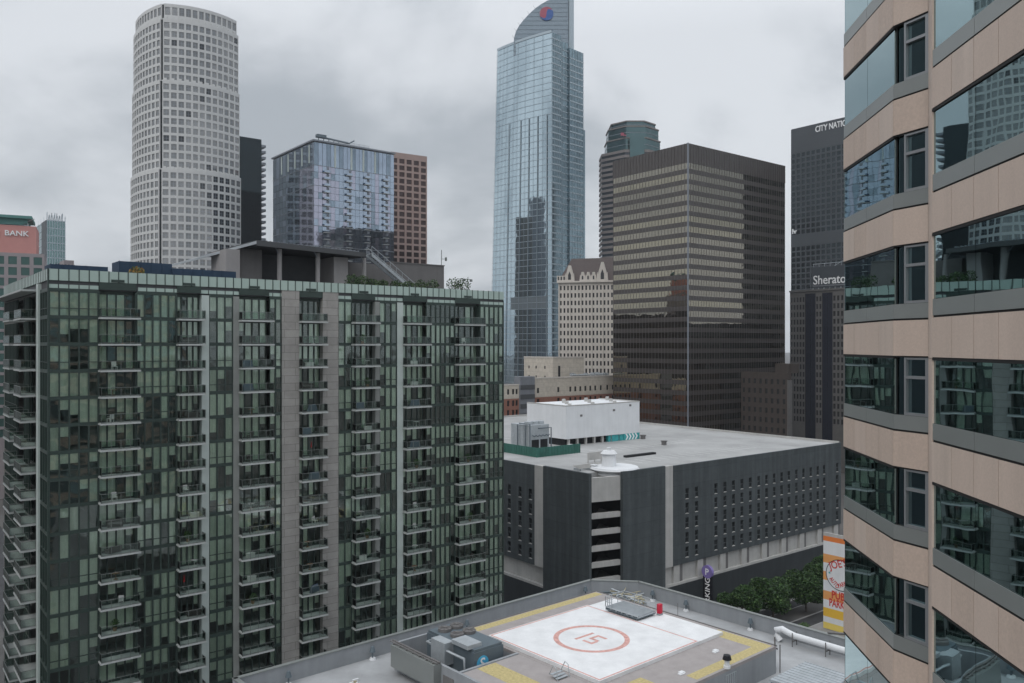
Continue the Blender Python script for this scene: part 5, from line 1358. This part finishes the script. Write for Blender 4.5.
# cream block and long brick building with a cream top storey
def brick_building():
    f = Frame(497, 300); L = f.tu(640); Wd = 22; zt = f.z(377)
    f = Frame(497, 306); zt = ZC + (HY - 378) * f.depth(f.tu(560), 0) / F; L = f.tu(625)
    g = f.root('brick_building', 'long red brick building with a cream top storey, behind the white machine room', 'building')
    mats = ['brick', 'windark', 'cream', 'creamlight', 'roofgrey', 'greybld']
    zs = zt - 7.2
    a0, a1 = f.tu(519), f.tu(533.5)
    wb, wc = MB(), MB(); it = []
    lc = [(f.tu(p) - .55, f.tu(p) + .55) for p in (508.3, 513.3, 516.8)]
    rc = [(f.tu(p) - .6, f.tu(p) + .6) for p in (538.2, 558.5, 570.5, 575.5, 580.5, 585.5, 590.5, 595.5, 601, 607.5, 613)]
    rows = [(zt - 5.6 - 3.6 * k, zt - 3.6 - 3.6 * k) for k in range(1)]
    rows2 = [(zs - 2.8 - 3.6 * k, zs - .7 - 3.6 * k) for k in range(9)]
    for c0, c1, cc in ((0, a0, lc), (a1, L, rc)):
        o1 = punched(UF, c0, c1, zs, zt - (2.2 if c0 == 0 else 0), cc, rows, .5, wc, 2, f); o2 = punched(UF, c0, c1, 0, zs - .004, cc, rows2, .5, wb, 0, f); wb.build('brick_wall', mats, g); wc.build('cream_top_wall', mats, g); wb, wc = MB(), MB()
        it += win_items(UF, o1 + o2, -.3, [1])
    wb.fbox(VF, .51, Wd, -.5, 0, 0, zs - .004, 0); wc.fbox(VF, .51, Wd, -.5, 0, zs, zt - 2.2, 2)
    wb.build('brick_wall', mats, g); wc.build('cream_top_wall', mats, g); emit(it, 'window', mats, g, f)
    w = MB()
    w.box(.5, L, .6, Wd, 0, zt - 2.6, 4); w.build('core', ['roofgrey'] * 6, g)
    w = MB(); w.fbox(UF, a0 + .01, a1 - .01, -3, .8, 0, zt + 1.0, 5)
    for k in range(10): w.fbox(UF, a0 + .01, a1 - .01, .802, .9, zt - 4 - k * 3.6, zt - 2.2 - k * 3.6, 4)
    w.build('stair_tower', mats, g)
    w = MB(); w.fbox(UF, a1, L, -.45, .15, zt + .002, zt + .5, 3); w.fbox(UF, 0, a0, -.4, .15, zt - 2.19, zt - 1.8, 3); w.build('cornice', mats, g)
    w = MB(); rr = random.Random(8)
    for k in range(16): x = f.tu(573 + k * 2.3, 2); w.box(x, x + rr.uniform(.5, 1.4), 2, 4, zt - 2.5, zt + rr.uniform(.6, 1.8))
    w.tube([(f.tu(573), 1.5, zt + .9), (f.tu(607), 1.5, zt + .9)], .25); w.build('roof_pipework', ['steel'], g)
    # cream block on its roof
    b = Frame(553, 331); L2 = b.tu(584); W2 = b.tv(524); zb, ze = zt - 2.5, b.z(358)
    g = thing('cream_block', (b.X, b.Y, 0), b.a, 'blank cream stone block with a few tiny windows, behind the brick building', 'building')
    mats = ['cream', 'windark', 'creamlight']
    wl = MB(); rws = [(ze - 4.5, ze - 3.3), (ze - 8.5, ze - 7.3)]
    ops = punched(VF, .41, W2, 0, ze, [(W2 * .25, W2 * .25 + .9), (W2 * .55, W2 * .55 + .9), (W2 * .8, W2 * .8 + .9)], rws, .4, wl, 0, b)
    wl.box(0, L2, 0, .4, 0, ze, 0); wl.box(L2 - .4, L2, .41, W2, 0, ze, 0); wl.build('wall', mats, g); emit(win_items(VF, ops, -.2, [1]), 'window', mats, g, b)
    w = MB(); w.box(.4, L2 - .41, .4, W2, 0, ze - .4); w.build('roof', ['roofgrey'], g)
    w = MB(); w.fbox(UF, -.1, L2, -.3, .15, ze + .002, ze + .5, 2); w.fbox(VF, .16, W2, -.3, .15, ze + .002, ze + .5, 2); w.build('cornice', mats, g)
    w = MB(); w.fbox(UF, L2 * .16, L2 * .16 + 1.1, .002, .12, ze - 10, ze - 3.2, 1); w.build('wall_slot', mats, g)
brick_building()

# dark brick building and the tall hotel with its sign
fd = Frame(787, 300); 
gd = grid_building(fd, 'brick_building', 'dark brown brick building with a pale corner, below the brown tower', 'building', fd.tu(791.5), fd.tv(741), fd.z(373), 'brownbrick', 'windark', 1, 8, 3.6, 1.9, .42, 2.4, .4)
w_ = MB(); w_.box(.02, fd.tu(791.5) , -.3, -.01, 0, fd.z(380)); w_.build('pale_corner_wall', ['tan'], gd)
w_ = MB(); yy_ = fd.tv(772); w_.box(2, 9, fd.tv(785), yy_, fd.z(373) - .2, fd.z(364)); w_.build('roof_house', ['brownbrick'], gd)
def hotel():
    f = Frame(880, 345); Wd = f.tv(790); zt = f.z(291, 0, f.tv(815)); L = 30
    g = f.root('hotel', 'tall hotel with tan ribs and dark blue vertical glass strips, under the lettered sign', 'hotel')
    mats = ['tan', 'navyglass', 'windark', 'roofgrey']
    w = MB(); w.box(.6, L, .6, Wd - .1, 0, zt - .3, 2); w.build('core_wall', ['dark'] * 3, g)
    ps = [(790, 805, 0), (805, 815.5, 1), (815.5, 822, 0), (822, 832.5, 1), (832.5, 848, 0), (848, 858, 1), (858, 880, 0)]
    it = []; wall = MB(); rows = []; z = zt - 2.5
    while z > 20: rows.append((z - 2.2, z)); z -= 3.4
    for p0, p1, k in ps:
        a, b = f.tv(p1), f.tv(p0)
        if k:
            m = MB(); m.fbox(VF, a, b, -.5, -.2, 0, zt - 1, 1)
            for j in range(1, 4): m.fbox(VF, a + (b - a) * j / 4 - .05, a + (b - a) * j / 4 + .05, -.199, -.1, 0, zt - 1, 2)
            m.build('glass_strip', mats, g); wall.fbox(VF, a, b, -.5, 0, zt - .99, zt, 0)
        else:
            n = max(2, round((b - a) / 1.7)); s = (b - a) / n
            ops = punched(VF, a, b, 0, zt, [(a + s * i + s * .22, a + s * (i + 1) - s * .22) for i in range(n)], rows, .5, wall, 0, f); it += win_items(VF, ops, -.3, [2])
    wall.box(0, L, -.01, .4, 0, zt, 0); wall.build('wall', mats, g); emit(it, 'window', mats, g, f)
    w = MB(); w.box(-.4, L, -.4, Wd + .2, zt + .002, zt + .7); w.build('cornice', ['tan'], g)
    d2, d1 = f.tv(811), f.tv(852); zb, ze = f.z(289, 0, d2), f.z(267.5, 0, d2)
    s = thing('hotel_sign', (*f.world(1.0, (d1 + d2) / 2), zt + .7), f.a, 'dark grey roof sign board with white lettering on top of the hotel', 'sign')
    h = (d2 - d1) / 2; w = MB(); w.box(-.4, .4, -h, h, .8, ze - zt - .7); w.build('board', ['signgrey'], s)
    w = MB()
    for k in range(8): y = -h + .4 + k * (2 * h - .8) / 7; w.box(-.2, .2, y - .12, y + .12, 0, .798); w.bar((.5, y, 0), (.5, y, ze - zt + .8), .12)
    w.bar((.5, -h, ze - zt + .8), (.5, h, ze - zt + .8), .15); w.bar((0, -h * .1, ze - zt - .7), (0, -h * .7, ze - zt + 2.2), .15); w.build('support', ['steel'], s)
    fc = Face((0, 0), (0, 1), (-1, 0)); text_obj('lettering', 'Sheraton', 5.6, .1, 'logowhite', s, text_mtx(fc, h - .7, .52, 2.3), 2 * h - 1.6, 'LEFT', .04)
    w = MB(); w.fbox(fc, -h + .5, h - .5, .41, .5, 1.35, 1.75); w.build('underline', ['greybld'], s)
hotel()

# bank tower at the left edge, green glass tower and grey block
def left_towers():
    f = Frame(-60, 290, 27); L = f.tu(44); zt = f.z(253.5, f.tu(30))
    g = grid_building(f, 'bank_tower', 'mauve-grey tower with green windows under a salmon sign panel', 'office tower', L, 20, zt, 'usgrey', 'usglass', 8, 4, 3.95, 2.9, .68, 1.3, .5)
    d = f.depth(f.tu(30)); z1 = f.z(226, f.tu(30)); xr = f.tu(36)
    w = MB(); w.box(1.0, xr, .6, 18, zt, z1); w.build('salmon_crown', ['salmon'], g)
    xg = f.tu(32); w = MB(); w.box(.5, xg - 1.5, .8, 18, z1 + .3, z1 + 2.6); w.box(0, xg, -.6, 19, z1 + 2.602, z1 + 3.6); w.build('green_roof', ['usroof'], g)
    w = MB(); w.box(1.2, xr - 4, 1.5, 17, z1, z1 + .298); w.bar((xr - 4, 1, z1 + 1.0), (xr - .5, 1, z1 + 2.8), .2); w.box(xr - 4, xr - 2.5, .8, 3, z1, z1 + .9); w.build('roof_gear', ['steel'], g)
    fc = Face((0, .6), (1, 0), (0, -1)); x0 = f.tu(4.4, .6); x1 = f.tu(28.5, .6)
    text_obj('lettering', 'BANK', 2.7, .15, 'logowhite', g, text_mtx(fc, x0, .2, f.z(235.2, x0, .6)), x1 - x0, 'LEFT', .03)
    text_obj('lettering', 'US', 2.7, .15, 'logowhite', g, text_mtx(fc, f.tu(-12, .6), .2, f.z(235.2, x0, .6)), (x1 - x0) * .45, 'LEFT', .03)
    f = Frame(47, 430); zt = f.z(216)
    g = f.root('glass_tower', 'pale green glass tower with a light grid, behind the bank tower at the left edge', 'office tower')
    L, Wd = f.tu(65), f.tv(36); mats = ['pale_green_glass', 'wgband', 'black']
    w = MB(); w.box(0, L, 0, Wd, 0, zt - 2, 0); w.build('glass_wall', mats, g)
    w = MB(); z = zt - 2
    while z > 60: w.box(-.15, L + .15, -.15, Wd + .15, z - .5, z, 1); z -= 3.9
    for k in range(8): x = L * k / 7; w.box(x - .18, x + .18, -.25, -.152, 40, zt + (2 if k % 3 == 0 else .5), 1)
    for k in range(1, 4): y = Wd * k / 4; w.box(-.25, -.152, y - .18, y + .18, 40, zt + .5, 1)
    w.build('grid_frame', mats, g); w = MB(); w.box(-.3, -.16, .5, Wd * .42, 60, zt - 2, 2); w.build('dark_strip', mats, g)
    w = MB()
    for k in range(6): w.bar((1 + k * L / 7, 3, zt - 2), (1.5 + k * L / 7, 3, zt + 1.2 + (k % 2)), .3)
    w.build('roof_gear', ['steel'], g)
    f = Frame(64, 420); w = MB(); zt = f.z(260)
    g = grid_building(f, 'grey_block', 'small plain grey block right of the pale green glass tower', 'building', f.tu(74), 12, zt, 'usgrey', 'windark', 3, 3, 3.8, 1.8, .5, 2.2, .4)
left_towers()

# unseen blocks added so the mirror glass fronts have dark buildings to reflect
def add_reflection_block(x, y, w, dp, h, label, m, gm, name='reflection_block', deg=38.5):
    f = Frame(512, 10, deg); f.X, f.Y = x, y
    grid_building(f, name, label, 'office building', w, dp, h, m, gm, max(2, int(w / 4)), max(2, int(dp / 4)), 3.9, 2.4, .7, 2.0, .4, 4)
add_reflection_block(196, 330, 34, 46, 151, 'unseen dark slab tower added for reflections, behind the pink granite tower', 'black', 'blackglass')
add_reflection_block(150, 235, 60, 40, 46, 'unseen low dark brick block added for reflections, behind the pink granite tower', 'brownbrick', 'windark')
add_reflection_block(-238, 524, 30, 42, 208, 'unseen dark tower added for reflections, behind the white round-fronted tower', 'greybld', 'octdark', 'reflection_block', 0)
add_reflection_block(-246, 567, 38, 46, 186, 'unseen lower dark tower added for reflections, behind the slim black balcony tower', 'tan', 'octdark', 'reflection_block', 0)
add_reflection_block(-90, 300, 30, 45, 72, 'unseen dark brick block added for reflections, behind the middle of the green apartment tower', 'brownbrick', 'windark', 'reflection_block', 0)
add_reflection_block(165, 290, 40, 36, 66, 'unseen dark mid-rise block added for reflections, behind the pink granite tower', 'black', 'windark')
add_reflection_block(-125, 40, 34, 50, 112, 'unseen dark glass block added for reflections, out of view to the left', 'black', 'blackglass')
add_reflection_block(-160, 275, 34, 25, 78, 'unseen dark block added for reflections, behind the green apartment tower', 'brownbrick', 'windark')

# ------------------------------------------------------------------ street level
def streets():
    def sheet(name, poly, z, m, fr=None):
        w = MB(); P = [fr.world(*p) for p in poly] if fr else poly
        w.add([(p[0], p[1], z) for p in P], [tuple(range(len(P)))]); o = w.build(name, [m]); o['kind'] = 'structure'; return o
    sheet('ground', [(-4000, -1500), (4000, -1500), (4000, 6000), (-4000, 6000)], 0.0, 'ground')
    f = GO
    sheet('road', [(-400, -19.4), (300, -19.4), (300, -8.0), (-400, -8.0)], .004, 'asphalt', f)
    sheet('road', [(-14, -300), (-3.5, -300), (-3.5, -19.41), (-14, -19.41)], .004, 'asphalt', f)
    sheet('road', [(-14, -7.99), (-3.5, -7.99), (-3.5, 400), (-14, 400)], .004, 'asphalt', f)
    sheet('road', [(-14 - 60, -300), (-74 - 12, -300), (-86, 400), (-74, 400)], .005, 'asphalt', f)
    def slab(name, x0, x1, y0, y1, m='pave'):
        w = MB(); P = [f.world(x0, y0), f.world(x1, y0), f.world(x1, y1), f.world(x0, y1)]
        w.prism(P, .006, .13); o = w.build(name, [m]); o['kind'] = 'structure'
        w = MB(); q = .25
        for a in ((x0 - q, x1 + q, y0 - q, y0), (x0 - q, x1 + q, y1, y1 + q), (x0 - q, x0, y0, y1), (x1, x1 + q, y0, y1)):
            w.prism([f.world(a[0], a[2]), f.world(a[1], a[2]), f.world(a[1], a[3]), f.world(a[0], a[3])], .006, .145)
        o2 = w.build('kerb', ['kerb']); o2['kind'] = 'structure'
    slab('pavement', -1.5, 78, -7.6, -.2); slab('pavement', -1.5, 92, -60, -19.8); slab('pavement', -70, -16, -90, -20)
    w = MB()
    for k in range(-10, 14):
        P = [f.world(k * 8, -13.8), f.world(k * 8 + 3.5, -13.8), f.world(k * 8 + 3.5, -13.65), f.world(k * 8, -13.65)]
        w.add([(p[0], p[1], .009) for p in P], [(0, 1, 2, 3)])
    o = w.build('road_marking', ['line']); o['kind'] = 'structure'
    # planting strip with trees beside the kerb
    slab('planting_strip', 14, 70, -15.6, -11.2, 'ground')
    def at(px, d): return ((px - 512) / F * d, d, .1)
    labs = ['round-headed street tree, leftmost of the row below the garage wall', 'round-headed street tree, second from the left below the garage wall', 'tall full street tree just left of the striped sign', 'street tree at the far right, half behind the striped sign']
    for k, (px, d, h, r) in enumerate(((742, 166, 7.0, 4.6), (773, 167, 8.0, 5.6), (806, 172, 8.2, 6.0), (829, 182, 8.6, 5.4))):
        tree('street_tree', at(px, d), h, r, labs[k], 'street trees beside the garage', 15000, (0, 0, 0, 0, 1, 1, 2))
    x, y, z = at(794, 158.5); rnd = random.Random(2); w = MB()
    for k in range(9): leaves(w, (-4 + k * 1.0, rnd.uniform(-.5, .5), .7), .95, 260, .14, [1, 2, 2], .8)
    tag(w.build('hedge', ['leaf1', 'leaf2', 'leaf3'], None, (x, y, .1), f.a), 'low light green hedge in front of the street trees', 'hedge')
    # white car parked behind the trees
    x, y, z = at(793, 186); g = thing('parked_car', (x, y, .14), f.a, 'white car parked behind the street trees', 'car')
    w = MB(); prof = [(-2.2, .3), (2.2, .3), (2.25, .75), (1.3, .92), (-2.1, .98), (-2.25, .6)]
    w.add([(p[0], s, p[1]) for s in (-.85, .85) for p in prof], [tuple(range(6)), tuple(range(11, 5, -1))] + [(i, 6 + i, 6 + (i + 1) % 6, (i + 1) % 6) for i in range(6)]); w.build('body', ['carwhite'], g)
    w = MB(); w.prism([(-1.8, -.8), (.9, -.8), (.9, .8), (-1.8, .8)], .93, 1.42, 0, 1, [(-1.4, -.65), (.3, -.65), (.3, .65), (-1.4, .65)]); w.build('cabin', ['carglass', 'carwhite'], g)
    for sx in (-1.35, 1.4):
        for sy in (-.8, .8):
            w = MB(); w.tube([(sx, sy - .1, .32), (sx, sy + .1, .32)], .32, 0, 16); w.build('wheel', ['tyre'], g)
    # striped parking sign wall
    b = Frame(851, 157.5); Wd = b.tv(823.3); zt = b.z(532, 0, Wd); L = 9
    g = b.root('striped_sign_wall', 'tall orange, white and yellow striped parking sign wall with a round emblem', 'sign')
    w = MB(); w.box(.05, .9, 0, Wd, 0, zt - .15); w.build('wall', ['whiteconc'], g)
    bands = [(0, .035, 'whiteconc'), (.035, .085, 'orange'), (.085, .22, 'white'), (.22, .31, 'ltorange'), (.31, .40, 'white'), (.40, .49, 'ltorange'), (.49, .60, 'white'), (.60, .69, 'ltorange'), (.69, .775, 'white'), (.775, .865, 'amber'), (.865, .925, 'white'), (.925, .99, 'signyellow')]
    for a, c, m in bands:
        m = 'whiteconc' if a == 0 else m
        w = MB(); w.fbox(VF, 0, Wd, -.04, 0, zt - zt * c + .003, zt - zt * a - .003); w.build('stripe', [m], g)
    fc = VF; cy = Wd - (b.tv(823.3) - b.tv(840.5)); cz = zt - zt * .41; rad = 3.05; n = 40
    def disc(r, n0, n1, m, name):
        w = MB(); vs = [fc.P(cy + r * math.cos(2 * math.pi * i / n), q, cz + r * math.sin(2 * math.pi * i / n)) for q in (n0, n1) for i in range(n)]
        w.add(vs, [tuple(range(n))[::-1], tuple(range(n, 2 * n))] + [(i, (i + 1) % n, n + (i + 1) % n, n + i) for i in range(n)], 0, flip=True); return w.build(name, [m], g)
    disc(rad, .0, .05, 'signblack', 'emblem_ring'); e = disc(rad * .95, .051, .08, 'white', 'emblem_disc')
    text_obj('lettering', "JOE'S", 2.0, .01, 'signred', e, text_mtx(fc, cy + 2.1, .10, cz + .8) @ Matrix.Rotation(.35, 4, 'Z'), 4.0, 'LEFT', .03)
    text_obj('lettering', 'AUTO', 1.25, .01, 'signred', e, text_mtx(fc, cy + 2.35, .10, cz - 1.15) @ Matrix.Rotation(-.75, 4, 'Z'), 2.3, 'LEFT', .02)
    text_obj('lettering', 'PARKS', 1.2, .01, 'signred', e, text_mtx(fc, cy + .3, .10, cz - 2.5) @ Matrix.Rotation(.5, 4, 'Z'), 2.3, 'LEFT', .02)
    w = MB(); sa = [fc.P(cy + 2.25 + .3 * (1 if i % 2 == 0 else .45) * math.cos(math.pi * i / 5), .09, cz + .1 + .3 * (1 if i % 2 == 0 else .45) * math.sin(math.pi * i / 5)) for i in range(10)]
    w.add(sa, [tuple(range(10))], 0, flip=True); w.build('emblem_star', ['teal'], e)
    y0 = Wd - (b.tv(823.3) - b.tv(831.5))
    text_obj('lettering', 'PUBLIC', 2.1, .02, 'signred', g, text_mtx(fc, y0 , .03, zt - zt * .66), 4.9, 'LEFT', .05)
    text_obj('lettering', 'PARKING', 2.1, .02, 'signred', g, text_mtx(fc, y0 + .5, .03, zt - zt * .745), 5.4, 'LEFT', .05)
streets()

# ------------------------------------------------------------------ light, sky, camera
def light_and_camera():
    el, az = R(52), R(215)
    wd = bpy.data.worlds.new('World'); scene.world = wd; wd.use_nodes = True; nt = wd.node_tree; nt.nodes.clear(); L = nt.links.new
    out = nt.nodes.new('ShaderNodeOutputWorld'); bg = nt.nodes.new('ShaderNodeBackground'); bg.inputs['Strength'].default_value = 0.1
    sky = nt.nodes.new('ShaderNodeTexSky'); sky.sky_type = 'NISHITA'; sky.sun_disc = False; sky.sun_elevation = el; sky.sun_rotation = az; sky.air_density = 1.5; sky.dust_density = 3
    tc = nt.nodes.new('ShaderNodeTexCoord'); sp = nt.nodes.new('ShaderNodeSeparateXYZ'); L(tc.outputs['Generated'], sp.inputs[0])
    # overcast deck: brighter towards the zenith, as a cloud layer is; the noise lies on a flat layer overhead
    mz = nt.nodes.new('ShaderNodeMath'); mz.operation = 'MAXIMUM'; mz.inputs[1].default_value = 0.0; L(sp.outputs['Z'], mz.inputs[0])
    dv = nt.nodes.new('ShaderNodeMath'); dv.operation = 'ADD'; dv.inputs[1].default_value = 0.45; L(mz.outputs[0], dv.inputs[0])
    vd = nt.nodes.new('ShaderNodeVectorMath'); vd.operation = 'DIVIDE'; cb = nt.nodes.new('ShaderNodeCombineXYZ')
    for k in 'XYZ': L(dv.outputs[0], cb.inputs[k])
    L(tc.outputs['Generated'], vd.inputs[0]); L(cb.outputs[0], vd.inputs[1])
    mp = nt.nodes.new('ShaderNodeMapping'); mp.inputs['Location'].default_value = (6.1, -3.3, 0.0); mp.inputs['Scale'].default_value = (1.5, 1.5, 1.5); L(vd.outputs[0], mp.inputs['Vector'])
    n = nt.nodes.new('ShaderNodeTexNoise'); n.inputs['Scale'].default_value = 1.0; n.inputs['Detail'].default_value = 7; n.inputs['Roughness'].default_value = .52; n.inputs['Distortion'].default_value = .25
    L(mp.outputs[0], n.inputs['Vector'])
    cr = nt.nodes.new('ShaderNodeValToRGB'); cr.color_ramp.interpolation = 'EASE'
    cr.color_ramp.elements[0].position = .39; cr.color_ramp.elements[0].color = (3.45, 3.75, 4.1, 1)
    cr.color_ramp.elements[1].position = .57; cr.color_ramp.elements[1].color = (6.2, 6.45, 6.8, 1)
    L(n.outputs['Fac'], cr.inputs['Fac'])
    up = nt.nodes.new('ShaderNodeMapRange'); up.inputs['From Min'].default_value = .35; up.inputs['From Max'].default_value = 1.0; up.inputs['To Min'].default_value = 1.0; up.inputs['To Max'].default_value = 2.5
    L(mz.outputs[0], up.inputs['Value'])
    sc = nt.nodes.new('ShaderNodeVectorMath'); sc.operation = 'SCALE'; L(cr.outputs['Color'], sc.inputs[0]); L(up.outputs[0], sc.inputs['Scale'])
    mx = nt.nodes.new('ShaderNodeMix'); mx.data_type = 'RGBA'; mx.inputs['Factor'].default_value = .94
    L(sky.outputs['Color'], mx.inputs['A']); L(sc.outputs[0], mx.inputs['B']); L(mx.outputs['Result'], bg.inputs['Color']); L(bg.outputs[0], out.inputs['Surface'])
    sun = bpy.data.lights.new('sun', 'SUN'); sun.energy = 0.6; sun.angle = R(25); sun.color = (1, .97, .93)
    so = bpy.data.objects.new('sun', sun); COL.objects.link(so)
    # sun_rotation runs clockwise from +Y: direction towards the sun
    dirv = Vector((math.sin(az) * math.cos(el), math.cos(az) * math.cos(el), math.sin(el))); so.rotation_euler = dirv.to_track_quat('Z', 'Y').to_euler()
    cam = bpy.data.cameras.new('camera'); cam.sensor_width = 36; cam.lens = 36 * F / 1024; cam.clip_end = 9000; cam.clip_start = .5; cam.shift_y = (HY - 341.5) / 1024
    co = bpy.data.objects.new('camera', cam); COL.objects.link(co); co.location = (0, 0, ZC); co.rotation_euler = (R(90), 0, 0); scene.camera = co
    # thin even haze round the whole place
    w = MB(); w.box(-4010, 4010, -1510, 6010, -1, 345); hz = w.build('haze', ['ground']); hz['kind'] = 'stuff'
    hm = bpy.data.materials.new('haze_air'); hm.use_nodes = True; hn = hm.node_tree; hn.nodes.clear()
    ho = hn.nodes.new('ShaderNodeOutputMaterial'); pv = hn.nodes.new('ShaderNodeVolumePrincipled'); pv.inputs['Density'].default_value = 0.00012; pv.inputs['Color'].default_value = (.86, .9, .95, 1); pv.inputs['Anisotropy'].default_value = 0.2
    hn.links.new(pv.outputs['Volume'], ho.inputs['Volume']); hz.data.materials.clear(); hz.data.materials.append(hm)
    scene.render.engine = 'CYCLES'; scene.render.resolution_x = 1024; scene.render.resolution_y = 683
    vs = scene.view_settings; vs.view_transform = 'Standard'; vs.look = 'None'; vs.exposure = 0.3; vs.gamma = 1
    scene.cycles.max_bounces = 8; scene.cycles.glossy_bounces = 5; scene.cycles.transparent_max_bounces = 12; scene.cycles.diffuse_bounces = 3
light_and_camera()
